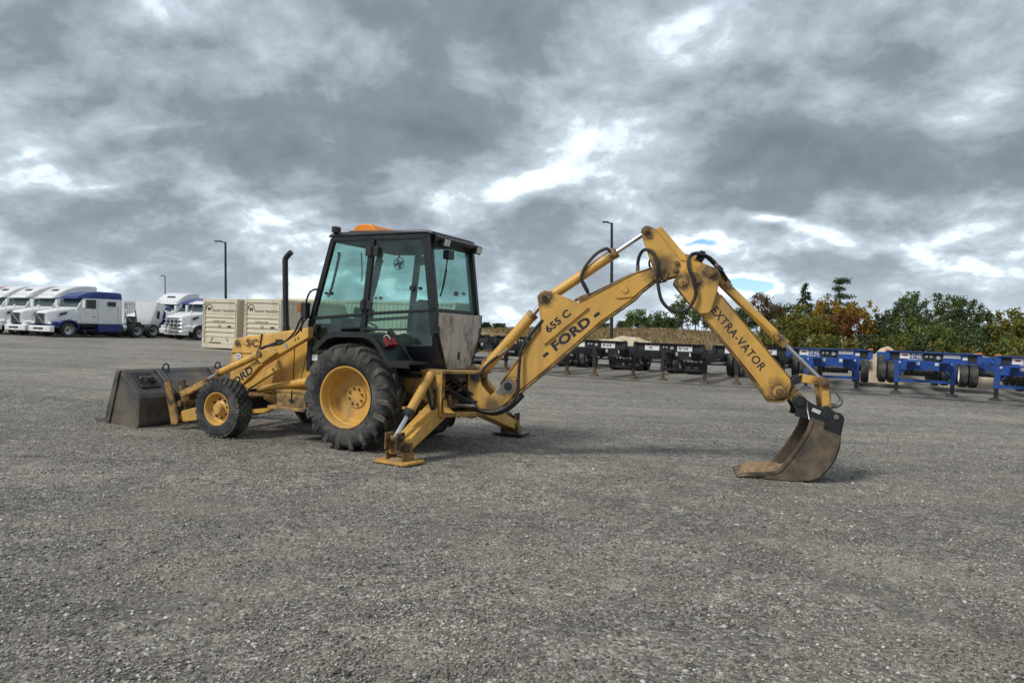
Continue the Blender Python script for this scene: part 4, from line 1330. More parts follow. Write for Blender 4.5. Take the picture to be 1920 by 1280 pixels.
# bottom flange plate standing a little proud
fl = []
edge = [(0.58, 0.80), (0.642, 0.866), (1.103, 1.279), (1.639, 1.795), (2.044, 2.108), (2.139, 2.218), (2.30, 2.350)]
mb = MB()
for a, b in zip(edge[:-1], edge[1:]):
    d = (Vector(b) - Vector(a)).normalized()
    nrm = Vector((d.y, -d.x)) * 0.018
    mb.prism([a, b, (b[0] + nrm.x, b[1] + nrm.y), (a[0] + nrm.x, a[1] + nrm.y)], -0.160, 0.160)
KP('bottom_flange', mb, M_yeld, boom)
mb = MB()
edge = [(0.372, 0.934), (0.612, 1.295), (0.869, 1.695)]
for a, b in zip(edge[:-1], edge[1:]):
    d = (Vector(b) - Vector(a)).normalized()
    nrm = Vector((-d.y, d.x)) * 0.014
    mb.prism([a, b, (b[0] + nrm.x, b[1] + nrm.y), (a[0] + nrm.x, a[1] + nrm.y)], -0.158, 0.158)
KP('top_flange', mb, M_yelk, boom)
mb = MB()
edge = [(1.36, 2.036), (2.05, 2.431), (2.26, 2.505)]
for a, b in zip(edge[:-1], edge[1:]):
    d = (Vector(b) - Vector(a)).normalized()
    nrm = Vector((-d.y, d.x)) * 0.012
    mb.prism([a, b, (b[0] + nrm.x, b[1] + nrm.y), (a[0] + nrm.x, a[1] + nrm.y)], -0.155, 0.155)
KP('top_flange', mb, M_yelk, boom)
BRK = [(0.813, 2.103), (0.85, 2.15), (0.907, 2.181), (0.984, 2.17), (1.355, 2.039), (1.487, 1.975), (0.955, 1.497), (0.925, 1.485)]
TIPP = [(1.955, 2.329), (1.817, 2.135), (1.825, 2.112), (1.858, 2.107), (2.044, 2.135), (2.146, 2.233), (2.336, 2.392), (2.384, 2.488), (2.279, 2.495)]
for s in (-1, 1):
    KP('cylinder_bracket', MB().prism(BRK, *sorted((s * 0.149, s * 0.176))), M_yelk, boom, bevel=0.006)
    KP('tip_plate', MB().prism(TIPP, *sorted((s * 0.149, s * 0.164))), M_yelk, boom, bevel=0.005)
    KP('plate_boss', disc(1.933, 2.219, s * 0.164, s * 0.176, 0.043), M_yelk, boom, bevel=0.003)
    KP('bracket_pin', disc(0.916, 2.077, s * 0.176, s * 0.215, 0.036), M_blk, boom)
    KP('pin_keeper', MB().prism([(0.86, 2.03), (0.95, 2.02), (1.0, 2.10), (0.99, 2.14), (0.93, 2.12), (0.87, 2.10)], *sorted((s * 0.176, s * 0.190))), M_rust, boom, bevel=0.004)
ang = math.atan2(1.899 - 1.346, 1.597 - 0.947)
text('lettering', 'FORD', 0.158, M_decal, boom, text_m((1.272, -0.1495, 1.632), ang), xs=1.4, bold=0.007, space=1.05)
for (x, z) in ((0.955, 1.353), (1.59, 1.893)):
    KP('dash_mark', MB().box((0, 0, 0), (0.085, 0.002, 0.04)), M_decal, boom).matrix_basis = Matrix.Translation((x, -0.149, z)) @ Matrix.Rotation(-ang, 4, 'Y')
ang2 = math.atan2(1.901 - 1.670, 1.231 - 0.972)
text('lettering', '655 C', 0.125, M_decal, boom, text_m((1.10, -0.178, 1.788), ang2), xs=1.25, bold=0.004)
# hydraulic pipes along the top
KP('hydraulic_pipe', MB().tube([(1.298, -0.10, 2.075), (1.51, -0.10, 2.165), (1.767, -0.10, 2.30), (1.985, -0.10, 2.415), (2.03, -0.10, 2.425), (2.06, -0.10, 2.40)], 0.012, n=8, smooth=2), M_blk, boom)
KP('hydraulic_pipe', MB().tube([(1.25, -0.05, 2.05), (1.51, -0.05, 2.155), (1.767, -0.05, 2.285), (2.06, -0.05, 2.44)], 0.012, n=8, smooth=2), M_blk, boom)
KP('pipe_clamp', MB().box((1.40, -0.08, 2.11), (0.14, 0.12, 0.05), (0, -0.45, 0)), M_rust, boom, bevel=0.006)
# pipes up the back edge of the boom
KP('back_pipe', MB().tube([(0.55, -0.06, 1.23), (0.70, -0.06, 1.46), (0.84, -0.06, 1.70), (0.9, -0.06, 1.8)], 0.012, smooth=1), M_blk, boom)
KP('back_pipe', MB().tube([(0.62, 0.06, 1.34), (0.74, 0.06, 1.53), (0.86, 0.06, 1.72)], 0.02, smooth=1), M_blk, boom)


def ram(name, p0, p1, frac, rb, rr, eye=0.05, gl=1.08):
    a, b = Vector((p0[0], 0, p0[1])), Vector((p1[0], 0, p1[1]))
    d = b - a
    m = a + d * frac
    o = KP(name, MB().cyl(a + d * 0.03, m, rb, n=24).cyl(a + Vector((0, -0.10, 0)), a + Vector((0, 0.10, 0)), eye, n=16), M_yelk)
    KP('gland', MB().cyl(m - d.normalized() * 0.05, m + d.normalized() * 0.012, rb * gl, n=24), M_yeld, o)
    KP('rod', MB().cyl(m, b, rr, n=18), M_chr, o)
    KP('rod_eye', MB().cyl(b + Vector((0, -0.09, 0)), b + Vector((0, 0.09, 0)), eye * 0.95, n=16), M_rust, o)
    return o


c0 = ram('boom_cylinder', (0.03, 1.012), (0.905, 2.072), 0.81, 0.072, 0.034)
KP('hose_fitting', MB().tube([(0.31, -0.085, 1.295), (0.37, -0.085, 1.345), (0.44, -0.082, 1.41)], 0.017), M_stl, c0)
KP('hydraulic_hose', MB().tube([(0.01, -0.24, 1.016), (0.08, -0.20, 1.04), (0.155, -0.12, 1.152), (0.242, -0.095, 1.244), (0.32, -0.09, 1.30)], 0.019), M_hose, c0)
KP('port_block', MB().box((0.12, 0.0, 1.22), (0.09, 0.10, 0.05), (0, -0.9, 0)).box((0.20, 0.0, 1.33), (0.05, 0.06, 0.05), (0, -0.9, 0)), M_yeld, c0, bevel=0.008)
c1 = ram('dipper_cylinder', (0.93, 2.09), (2.158, 2.972), 0.70, 0.066, 0.030)
KP('cylinder_hose', MB().tube([(1.72, -0.05, 2.70), (1.69, -0.06, 2.735), (1.647, -0.06, 2.74), (1.525, -0.07, 2.66), (1.406, -0.08, 2.50), (1.368, -0.09, 2.38), (1.39, -0.09, 2.29), (1.45, -0.09, 2.19), (1.485, -0.09, 2.13)], 0.020), M_hose, c1)
KP('hose_sleeve', MB().cyl((1.385, -0.09, 2.305), (1.455, -0.09, 2.185), 0.026, n=10), M_blk, c1)

# dipper
dip = empty('dipper', KM, bh)
CROWD = [(2.109, 2.906), (2.098, 2.966), (2.120, 3.008), (2.165, 3.028), (2.21, 3.018), (2.29, 2.983), (2.347, 3.01), (2.628, 2.684), (2.69, 2.593), (2.582, 2.418), (2.441, 2.375), (2.37, 2.392), (2.30, 2.45), (2.262, 2.523)]
HEAD = [(2.521, 2.323), (2.528, 2.350), (2.69, 2.592), (2.754, 2.600), (2.9, 2.565), (3.051, 2.509), (3.086, 2.444), (3.057, 2.241), (2.998, 2.003), (2.962, 1.962), (2.873, 1.952), (2.76, 2.04)]
for s in (-1, 1):
    KP('crowd_plate', MB().prism(CROWD, *sorted((s * 0.166, s * 0.190))), M_yelk, dip, bevel=0.005)
    KP('head_plate', MB().prism(HEAD, *sorted((s * 0.145, s * 0.205))), M_yelk, dip, bevel=0.007)
    for nm, x, z, r0, yo in (('pin', 2.351, 2.491, 0.062, 0.225), ('pin', 2.16, 2.966, 0.046, 0.225), ('boss', 2.644, 2.333, 0.060, 0.216), ('boss', 2.81, 2.345, 0.050, 0.214), ('pin', 2.985, 2.462, 0.050, 0.25), ('bolt', 2.547, 2.476, 0.038, 0.206), ('bolt', 2.562, 2.562, 0.034, 0.206)):
        KP(nm, MB().cyl((x, s * 0.18, z), (x, s * yo, z), r0, n=20).cyl((x, s * yo, z), (x, s * (yo + 0.018), z), r0 * 0.55, n=14), M_rust if nm != 'boss' else M_yeld, dip, bevel=0.003)
    KP('boss_hole', MB().cyl((2.644, s * 0.234, 2.333), (2.644, s * 0.236, 2.333), 0.014, n=10), M_int, dip)
    KP('pin_keeper', MB().prism([(2.86, 2.47), (2.90, 2.53), (3.0, 2.53), (3.02, 2.40), (2.95, 2.40)], *sorted((s * 0.205, s * 0.222))), M_rust, dip, bevel=0.004)
    KP('pin_keeper', MB().prism([(2.12, 2.96), (2.14, 3.0), (2.24, 2.92), (2.235, 2.87), (2.19, 2.87)], *sorted((s * 0.190, s * 0.204))), M_rust, dip, bevel=0.004)
    KP('pin_keeper', MB().prism([(2.24, 2.40), (2.30, 2.43), (2.38, 2.36), (2.47, 2.46), (2.44, 2.36), (2.33, 2.33)], *sorted((s * 0.168, s * 0.205))), M_rust, dip, bevel=0.004)
KP('crowd_web', MB().prism([(2.27, 2.975), (2.345, 3.022), (2.636, 2.694), (2.70, 2.59), (2.60, 2.60), (2.33, 2.92)], -0.2, 0.2), M_yelk, dip, bevel=0.008)
KP('head_core', MB().prism([(2.60, 2.40), (2.70, 2.57), (2.76, 2.58), (2.86, 2.54), (2.95, 2.30), (3.0, 2.10), (2.95, 1.99), (2.80, 2.05)], -0.145, 0.145), M_yeld, dip, bevel=0.006)
KP('hose_plate', MB().prism([(2.62, 2.70), (2.70, 2.695), (2.83, 2.66), (2.90, 2.56), (2.70, 2.60)], -0.06, 0.0), M_yelk, dip, bevel=0.005)
ARMP = [(2.712, 2.134), (3.05, 2.262), (3.088, 2.206), (3.959, 1.212), (3.981, 1.129), (3.939, 0.977), (3.854, 0.939), (3.737, 0.932), (3.545, 1.189), (2.889, 1.948)]
armo = KP('dipper_arm', MB().prism(ARMP, -0.142, 0.142), M_yelk, dip, bevel=0.010)
ang3 = math.atan2(1.366 - 1.963, 3.589 - 3.07)
text('lettering', 'EXTRA-VATOR', 0.142, M_decal, dip, text_m((3.33, -0.1435, 1.667), ang3), xs=0.92, bold=0.002, space=1.12)
mb = MB()
d = Vector((0.871, -0.994)).normalized()
for (p, q_) in (((3.10, 2.195), (3.95, 1.225)), ((2.90, 1.935), (3.73, 0.945))):
    nrm = Vector((-d.y, d.x)) * (0.010 if p[0] > 3.0 else -0.012)
    mb.prism([p, q_, (q_[0] + nrm.x, q_[1] + nrm.y), (p[0] + nrm.x, p[1] + nrm.y)], -0.152, 0.152)
KP('edge_flange', mb, M_yeld, dip)
for s in (-1, 1):
    KP('dipper_pin', MB().cyl((3.841, s * 0.14, 1.04), (3.841, s * 0.168, 1.04), 0.075, n=22), M_yeld, dip, bevel=0.005)
    KP('dipper_pin', MB().cyl((3.846, s * 0.16, 1.04), (3.846, s * 0.196, 1.04), 0.048, n=18).cyl((3.846, s * 0.19, 1.04), (3.846, s * 0.206, 1.04), 0.024, n=12), M_rust, dip, bevel=0.004)
KP('bottom_wear_plate', MB().prism([(3.66, 1.04), (3.735, 0.928), (3.86, 0.930), (3.945, 0.968), (3.94, 0.94), (3.86, 0.905), (3.725, 0.905), (3.63, 1.05)], -0.15, 0.15), M_yeld, dip, bevel=0.004)
STK = [(3.83, 1.06), (3.935, 1.135), (4.00, 1.125), (4.04, 1.09), (4.105, 1.04), (4.159, 0.99), (4.151, 0.909), (4.10, 0.88), (4.03, 0.90), (3.95, 0.965), (3.87, 0.99)]
KP('inner_dipper', MB().prism(STK, -0.09, 0.09), M_yeld, dip, bevel=0.012)
KP('inner_dipper_band', MB().prism([(3.96, 1.03), (4.02, 1.115), (4.055, 1.085), (3.99, 1.0)], -0.10, 0.10), M_yelk, dip, bevel=0.006)

c2 = ram('crowd_cylinder', (2.995, 2.478), (4.362, 1.182), 0.665, 0.060, 0.026)
KP('cylinder_pipe', MB().tube([(3.10, -0.06, 2.33), (3.30, -0.06, 2.15), (3.60, -0.06, 1.88), (3.80, -0.06, 1.70), (3.83, -0.05, 1.69)], 0.011, smooth=1).box((3.81, -0.055, 1.70), (0.06, 0.04, 0.05), (0, 0.75, 0)).box((3.74, -0.055, 1.755), (0.05, 0.04, 0.04), (0, 0.75, 0)), M_yelk, c2)
KP('port_block', MB().box((3.11, 0.0, 2.40), (0.13, 0.11, 0.10), (0, 0.75, 0)).box((3.19, -0.03, 2.33), (0.08, 0.12, 0.07), (0, 0.75, 0)), M_rust, c2, bevel=0.006)

# linkage
LEV = [(3.905, 1.07), (3.95, 1.165), (4.015, 1.228), (4.105, 1.266), (4.197, 1.258), (4.311, 1.246), (4.375, 1.235), (4.40, 1.192), (4.38, 1.14), (4.33, 1.13), (4.293, 1.145), (4.201, 1.161), (4.087, 1.165), (4.03, 1.140), (3.985, 1.09), (3.945, 1.03)]
lev = KP('guide_lever', MB(), M_yelk) if False else empty('guide_lever', KM, bh)
for s in (-1, 1):
    KP('lever_arm', MB().prism([p for p in LEV if p[0] < 4.15] , *sorted((s * 0.105, s * 0.135))), M_blk, lev, bevel=0.006)
    KP('lever_end', MB().prism([(4.10, 1.2655), (4.197, 1.258), (4.311, 1.246), (4.375, 1.235), (4.40, 1.192), (4.38, 1.14), (4.33, 1.13), (4.293, 1.145), (4.201, 1.161), (4.10, 1.165)], *sorted((s * 0.103, s * 0.137))), M_yelk, lev, bevel=0.006)
KP('lever_pin', MB().cyl((4.345, -0.20, 1.188), (4.345, 0.20, 1.188), 0.058, n=20).cyl((4.345, -0.225, 1.188), (4.345, 0.225, 1.188), 0.028, n=14), M_rust, lev, bevel=0.004)
lk = empty('bucket_link', KM, bh)
LNK = [(4.285, 1.20), (4.31, 1.235), (4.36, 1.245), (4.40, 1.205), (4.417, 1.122), (4.438, 0.919), (4.456, 0.80), (4.40, 0.76), (4.355, 0.78), (4.340, 0.853), (4.30, 1.12)]
for s in (-1, 1):
    KP('link_bar', MB().prism(LNK, *sorted((s * 0.142, s * 0.178))), M_yeld, lk, bevel=0.008)
KP('link_face', MB().prism([(4.312, 1.10), (4.40, 1.10), (4.425, 0.92), (4.345, 0.90)], -0.182, -0.178), M_yelk, lk)
KP('link_foot', MB().prism([(4.345, 0.90), (4.43, 0.90), (4.47, 0.80), (4.40, 0.74), (4.34, 0.78)], -0.19, 0.19), M_blk, lk, bevel=0.01)
hk = [(4.44, 0.90), (4.50, 0.905), (4.545, 0.918), (4.572, 0.955), (4.566, 1.005), (4.535, 1.035), (4.510, 1.07)]
KP('lifting_hook', MB().tube([(x, -0.05, z) for x, z in hk], [0.036, 0.014], n=10, smooth=4), M_stl, lk)

# digging bucket
bk = empty('digging_bucket', KM, bh)
WB = 0.305
OUT = [(4.20, 0.745), (4.332, 0.705), (4.345, 0.619), (4.527, 0.555), (4.516, 0.43), (4.478, 0.297), (4.417, 0.185), (4.338, 0.090), (4.223, 0.032), (4.043, 0.014), (3.713, 0.010), (3.45, 0.010)]
MOUTH = [(3.56, 0.05), (3.70, 0.075), (3.82, 0.105), (3.87, 0.145), (3.985, 0.300), (4.09, 0.475), (4.16, 0.62)]
for s in (-1, 1):
    KP('side_plate', MB().prism(OUT + MOUTH, *sorted((s * (WB - 0.02), s * WB))), M_bkt, bk, bevel=0.004)
    rim_ = [(3.60, 0.02), (3.84, 0.075), (3.895, 0.115), (4.015, 0.285), (4.12, 0.46), (4.19, 0.61), (4.225, 0.735), (4.18, 0.745), (4.15, 0.62), (4.08, 0.475), (3.975, 0.300), (3.86, 0.145), (3.82, 0.105), (3.60, 0.07)]
    KP('side_edge', MB().prism(rim_, *sorted((s * WB, s * (WB + 0.014)))), M_bkt, bk, bevel=0.004)
    ear = [(4.014, 1.00), (4.06, 1.03), (4.128, 0.995), (4.158, 0.961), (4.257, 0.905), (4.349, 0.875), (4.44, 0.845), (4.53, 0.836), (4.571, 0.80), (4.583, 0.754), (4.549, 0.545), (4.362, 0.60), (4.335, 0.70), (4.20, 0.73), (4.025, 0.766), (4.039, 0.839), (3.985, 0.925)]
    KP('coupler_ear', MB().prism(ear, *sorted((s * 0.185, s * 0.225))), M_blk, bk, bevel=0.006)
KP('back_shell', shell(OUT, -0.02, -WB + 0.02, WB - 0.02), M_bkt, bk)
KP('ear_pin', MB().cyl((4.068, -0.25, 0.952), (4.068, 0.25, 0.952), 0.065, n=20), M_blk, bk, bevel=0.006)
KP('ear_pin', MB().cyl((4.489, -0.24, 0.783), (4.489, 0.24, 0.783), 0.030, n=16), M_stl, bk, bevel=0.004)
KP('ear_pin', MB().cyl((4.375, -0.235, 0.79), (4.375, 0.235, 0.79), 0.045, n=16), M_blk, bk, bevel=0.004)
KP('maker_mark', MB().box((0, -0.228, 0.012), (0.10, 0.004, 0.016)).box((0, -0.228, -0.012), (0.10, 0.004, 0.016)).box((0.0, -0.228, 0), (0.016, 0.004, 0.02)), M_stick, bk).matrix_basis = Matrix.Translation((4.262, 0, 0.842)) @ Matrix.Rotation(0.36, 4, 'Y')
KP('locking_bar', MB().tube([(4.15, -0.235, 0.94), (4.16, -0.24, 0.85), (4.175, -0.31, 0.74)], 0.010, n=6), M_stl, bk)
KP('wear_bar', MB().prism([(3.70, 0.0), (4.04, 0.0), (4.22, 0.02), (4.335, 0.075), (4.335, 0.10), (4.22, 0.06), (4.04, 0.06), (3.72, 0.055)], -WB - 0.012, WB + 0.012), M_bkt, bk, bevel=0.005)
for i in range(4):
    y = -0.25 + 0.1667 * i
    KP('tooth', MB().loft([[(3.62, y - 0.045, 0.01), (3.62, y + 0.045, 0.01), (3.62, y + 0.045, 0.075), (3.62, y - 0.045, 0.075)], [(3.46, y - 0.04, 0.005), (3.46, y + 0.04, 0.005), (3.46, y + 0.04, 0.05), (3.46, y - 0.04, 0.05)], [(3.37, y - 0.032, 0.004), (3.37, y + 0.032, 0.004), (3.37, y + 0.032, 0.014), (3.37, y - 0.032, 0.014)]]), M_bkt, bk, bevel=0.004)


def lump(nx, ny, fx, seed):
    mb = MB()
    vs, fs = [], []
    for j in range(ny + 1):
        for i in range(nx + 1):
            u, v = i / nx, j / ny
            x, y, z = fx(u, v)
            k = math.sin(math.pi * min(1, max(0, u))) * math.sin(math.pi * v)
            z += (0.035 * mnoise.noise(Vector((x * 14, y * 14, seed))) + 0.02 * mnoise.noise(Vector((x * 38, y * 38, seed)))) * min(1, 2.2 * k ** 0.5)
            vs.append((x, y, z))
    for j in range(ny):
        for i in range(nx):
            a = j * (nx + 1) + i
            fs.append((a, a + 1, a + nx + 2, a + nx + 1))
    return mb.add(vs, fs)


def mudf(u, v):
    x = 3.39 + 0.60 * u
    y = -0.30 + 0.60 * v
    z = 0.005 + (0.11 * u ** 0.8 + 0.05 * math.sin(math.pi * min(1, u * 1.2))) * (1 if 0 < v < 1 else 0.1) * (1 if u > 0 else 0)
    return x, y, z


KP('caked_mud', lump(34, 30, mudf, 3.0), M_mud, bk, ang=70)

# hoses at the elbow
HA = [(2.078, 2.41), (2.075, 2.55), (2.092, 2.651), (2.138, 2.72), (2.206, 2.722), (2.269, 2.68), (2.317, 2.556), (2.324, 2.407), (2.349, 2.246), (2.393, 2.098), (2.482, 2.002), (2.605, 1.963), (2.712, 2.004), (2.774, 2.099), (2.799, 2.211), (2.761, 2.382), (2.708, 2.492), (2.697, 2.602), (2.741, 2.69), (2.801, 2.697)]
ya = [-0.10, -0.11, -0.13, -0.17, -0.21, -0.24, -0.265, -0.27, -0.27, -0.27, -0.27, -0.27, -0.27, -0.265, -0.26, -0.26, -0.25, -0.22, -0.15, -0.08]
hA = KP('hydraulic_hose', MB().tube([(x, y, z) for (x, z), y in zip(HA, ya)], 0.021, n=10, smooth=4), M_hose)
KP('hose_fitting', MB().cyl((2.078, -0.10, 2.45), (2.076, -0.11, 2.54), 0.024, n=10), M_stl, hA)
hB = [(2.698, 2.637), (2.744, 2.701), (2.804, 2.712), (2.878, 2.691), (2.964, 2.637), (3.052, 2.546), (3.128, 2.462), (3.204, 2.353)]
for k, dy in enumerate((-0.13, -0.05, 0.06)):
    KP('hydraulic_hose', MB().tube([(x + 0.012 * k, dy + 0.01 * i, z + 0.018 * (k - 1) * math.sin(i)) for i, (x, z) in enumerate(hB)], 0.019, n=8), M_hose)
KP('hose_clamp', MB().box((2.86, -0.05, 2.70), (0.07, 0.26, 0.06), (0, 0.3, 0)).box((3.08, -0.05, 2.52), (0.08, 0.24, 0.05), (0, 0.8, 0)).cyl((2.82, -0.06, 2.62), (2.86, -0.02, 2.68), 0.05), M_blk, bevel=0.008)
KP('hose_fitting', MB().cyl((3.02, -0.11, 2.575), (3.10, -0.11, 2.49), 0.025, n=10), M_stl)
KP('hydraulic_hose', MB().tube([(0.9, -0.17, 1.8), (0.72, -0.19, 1.56), (0.645, -0.20, 1.40), (0.63, -0.21, 1.27), (0.625, -0.225, 1.078), (0.619, -0.235, 0.844), (0.535, -0.24, 0.692), (0.375, -0.24, 0.595), (0.216, -0.235, 0.575), (0.093, -0.23, 0.616), (0.007, -0.22, 0.729), (-0.06, -0.20, 0.80)], 0.020, n=9), M_hose)
KP('hydraulic_hose', MB().tube([(0.66, -0.10, 0.82), (0.60, -0.16, 0.74), (0.45, -0.17, 0.62), (0.30, -0.17, 0.565), (0.15, -0.17, 0.57), (0.0, -0.17, 0.66), (-0.10, -0.15, 0.78)], 0.022, n=9), M_hose)
KP('hydraulic_hose', MB().tube([(0.66, -0.02, 0.80), (0.52, -0.08, 0.64), (0.33, -0.1, 0.54), (0.12, -0.1, 0.56), (-0.05, -0.1, 0.68), (-0.15, -0.12, 0.82)], 0.024, n=9), M_hose)
KP('hydraulic_hose', MB().tube([(2.24, 0.05, 2.50), (2.215, 0.05, 2.56), (2.22, 0.05, 2.62), (2.27, 0.05, 2.66)], 0.014, n=7), M_hose)
#SECTION4

# ------------------------------------------------------------------ road wheels shared by trucks and trailers
def road_tyre(w_=0.28, r=0.51, n=28):
    hw = w_ / 2
    return MB().lathe([(-hw * 0.75, 0.30), (-hw, 0.36), (-hw, 0.44), (-hw * 0.85, r - 0.015), (-hw * 0.3, r), (hw * 0.3, r), (hw * 0.85, r - 0.015), (hw, 0.44), (hw, 0.36), (hw * 0.75, 0.30)], n)


def road_rim(depth, n=24):
    return MB().lathe([(-0.10, 0.30), (-0.125, 0.305), (-0.11, 0.28), (depth * 0.3, 0.26), (depth, 0.20), (depth, 0.12), (depth - 0.05, 0.10), (depth - 0.06, 0.0)], n)


PROTO = {}


def put_wheel(parent, x, y, s, kind='dual', rimmat=None):
    """a road wheel under its vehicle; s = +1 when its outer face looks to +y"""
    M = Matrix.Translation((x, y, 0.51)) @ (Matrix.Rotation(R(180), 4, 'Z') if s > 0 else Matrix.Identity(4))
    wl = empty('wheel', M, parent)
    key = (kind, rimmat.name)
    if key not in PROTO:
        t_ = road_tyre().build('tyre', M_rub, wl)
        r_ = road_rim(0.06 if kind == 'steer' else 0.13 if kind == 'dual' else 0.02).build('rim', rimmat, wl)
        if kind == 'steer':
            h_ = MB()
            for k in range(10):
                a = 2 * math.pi * k / 10
                h_.cyl((0.165 * math.cos(a), 0.055, 0.165 * math.sin(a)), (0.165 * math.cos(a), 0.03, 0.165 * math.sin(a)), 0.016, n=6)
            h_.cyl((0, 0.06, 0), (0, -0.03, 0), 0.09, 0.07, n=14)
            h2 = h_.build('hub', M_blk, wl)
        else:
            h2 = MB().cyl((0, 0.12, 0), (0, -0.06, 0), 0.11, 0.08, n=14).build('hub', M_blk, wl)
        PROTO[key] = (t_.data, r_.data, h2.data)
    else:
        for nm, d_ in zip(('tyre', 'rim', 'hub'), PROTO[key]):
            o = bpy.data.objects.new(nm, d_)
            COL.objects.link(o)
            o.parent = wl
    return wl


# ------------------------------------------------------------------ highway tractors
def tractor(X, Y, yaw, label, body=M_wht, roofm=M_wht, fender=M_wht, skirt=M_wht, roof='high', hood_open=False, bullbar=False, sleeper=True, detail=True, group='highway tractors parked in the yard'):
    """x forward, y left, origin under the front axle"""
    t = empty('tractor_truck', lot_matrix(X, Y, yaw, 2.0))
    tag(t, label, 'truck', group)

    def Q(name, mb, mat, parent=None, bevel=0.0, M=None):
        return mb.build(name, mat, parent or t, M, bevel)
    rear = -3.9 if sleeper else -1.95
    # hood, pivoting about the front bumper when open
    HM = Matrix.Identity(4)
    if hood_open:
        HM = Matrix.Translation((1.05, 0, 0.72)) @ Matrix.Rotation(R(72), 4, 'Y') @ Matrix.Translation((-1.05, 0, -0.72))
    hood = empty('hood', HM, t)
    secs = []
    for x, hw, z0, z1, hw1, r_ in ((1.16, 0.60, 0.88, 1.58, 0.52, 0.10), (1.02, 0.78, 0.86, 1.70, 0.60, 0.14), (0.55, 0.98, 0.92, 1.80, 0.72, 0.16), (0.0, 1.06, 1.08, 1.90, 0.84, 0.16), (-0.62, 1.12, 1.02, 2.00, 0.98, 0.14)):
        secs.append(rrect(x, hw, z0, z1, r_, 4, hw1))
    Q('hood_shell', MB().loft(secs), body, hood)
    for s in (-1, 1):
        arch = [(0.80 * math.cos(a), 0.51 + 0.66 * math.sin(a)) for a in np.linspace(R(8), R(165), 12)]
        arci = [(0.70 * math.cos(a), 0.51 + 0.58 * math.sin(a)) for a in np.linspace(R(8), R(165), 12)]
        mb = MB()
        for i in range(11):
            mb.prism([arch[i], arch[i + 1], arci[i + 1], arci[i]], *sorted((s * 0.72, s * 1.20)))
        Q('wing', mb, fender, hood)
        Q('wing_front', MB().loft([[(0.72, s * 0.70, 0.60), (0.72, s * 1.19, 0.60), (0.72, s * 1.19, 1.00), (0.72, s * 0.70, 1.12)], [(1.12, s * 0.55, 0.62), (1.12, s * 1.05, 0.62), (1.12, s * 1.05, 0.92), (1.12, s * 0.55, 1.05)]]), fender if fender is not body else body, hood, 0.02)
        Q('headlight', MB().loft([[(1.10, s * 0.66, 0.86), (1.10, s * 1.06, 0.86), (1.08, s * 1.06, 0.96), (1.08, s * 0.66, 1.06)], [(1.155, s * 0.68, 0.87), (1.145, s * 1.02, 0.87), (1.13, s * 1.02, 0.95), (1.13, s * 0.68, 1.03)]]), M_lens, hood)
        Q('hood_vent', MB().loft([[(0.55, s * 0.86, 1.48), (0.55, s * 0.95, 1.40), (0.50, s * 0.95, 1.52), (0.50, s * 0.84, 1.58)], [(0.10, s * 0.93, 1.62), (0.10, s * 1.01, 1.56), (0.0, s * 1.01, 1.66), (0.0, s * 0.90, 1.72)]]), M_blk, hood)
    gr = Q('grille', MB().loft([[(1.10, -0.46, 0.86), (1.10, 0.46, 0.86), (1.08, 0.46, 1.56), (1.08, -0.46, 1.56)], [(1.185, -0.46, 0.88), (1.185, 0.46, 0.88), (1.18, 0.44, 1.52), (1.18, -0.44, 1.52)]]), M_grl, hood)
    Q('grille_frame', MB().box((1.19, -0.47, 1.2), (0.03, 0.03, 0.68)).box((1.19, 0.47, 1.2), (0.03, 0.03, 0.68)).box((1.185, 0, 1.545), (0.03, 0.97, 0.03)), M_chm, hood)
    gs = MB().box((1.195, 0, 1.2), (0.012, 0.045, 0.98), (R(52), 0, 0))
    Q('grille_bar', gs, M_chm, hood)
    bp = Q('bumper', MB().loft([rrect(1.00, 1.18, 0.34, 0.76, 0.08), rrect(1.22, 1.10, 0.36, 0.74, 0.08), rrect(1.30, 0.85, 0.38, 0.72, 0.08)]), M_wht if body is M_wht else M_chm)
    Q('bumper_slot', MB().box((1.30, 0, 0.56), (0.02, 1.0, 0.12)).box((1.235, 0.90, 0.56), (0.02, 0.3, 0.10), (0, 0, 0.45)).box((1.235, -0.90, 0.56), (0.02, 0.3, 0.10), (0, 0, -0.45)), M_blk, bp)
    Q('number_plate', MB().box((1.315, 0.0, 0.44), (0.012, 0.30, 0.12)), M_stick, bp)
    # cab and sleeper
    ztop = 2.72
    secs = [rrect(-0.58, 1.14, 0.92, 1.98, 0.10, 4, 1.04), rrect(-0.64, 1.16, 0.92, 2.04, 0.10, 4, 1.05), rrect(-1.12, 1.20, 0.92, ztop, 0.12, 4, 1.04), rrect(-2.0, 1.22, 0.92, ztop, 0.12, 4, 1.10), rrect(rear, 1.22, 0.92, ztop, 0.12, 4, 1.14)]
    cab = Q('cab_shell', MB().loft(secs), body)
    zr = {'high': 3.62, 'mid': 3.16, 'day': 2.86}[roof]
    if roof == 'day':
        rs = [(-0.98, 2.62, 2.78, 1.02), (-1.2, 2.60, 2.86, 1.05), (rear, 2.60, 2.86, 1.08)]
    elif roof == 'mid':
        rs = [(-0.80, 2.62, 2.72, 0.95), (-0.98, 2.60, 2.84, 1.02), (-1.4, 2.60, 3.02, 1.06), (-2.2, 2.60, zr, 1.10), (-3.5, 2.60, zr, 1.12), (rear, 2.60, zr - 0.03, 1.12)]
    else:
        rs = [(-0.78, 2.62, 2.72, 0.95), (-0.95, 2.60, 2.86, 1.02), (-1.3, 2.60, 3.08, 1.06), (-1.8, 2.60, 3.34, 1.09), (-2.4, 2.60, 3.54, 1.11), (-3.1, 2.60, zr, 1.13), (rear + 0.05, 2.60, zr, 1.14), (rear, 2.60, zr - 0.05, 1.13)]
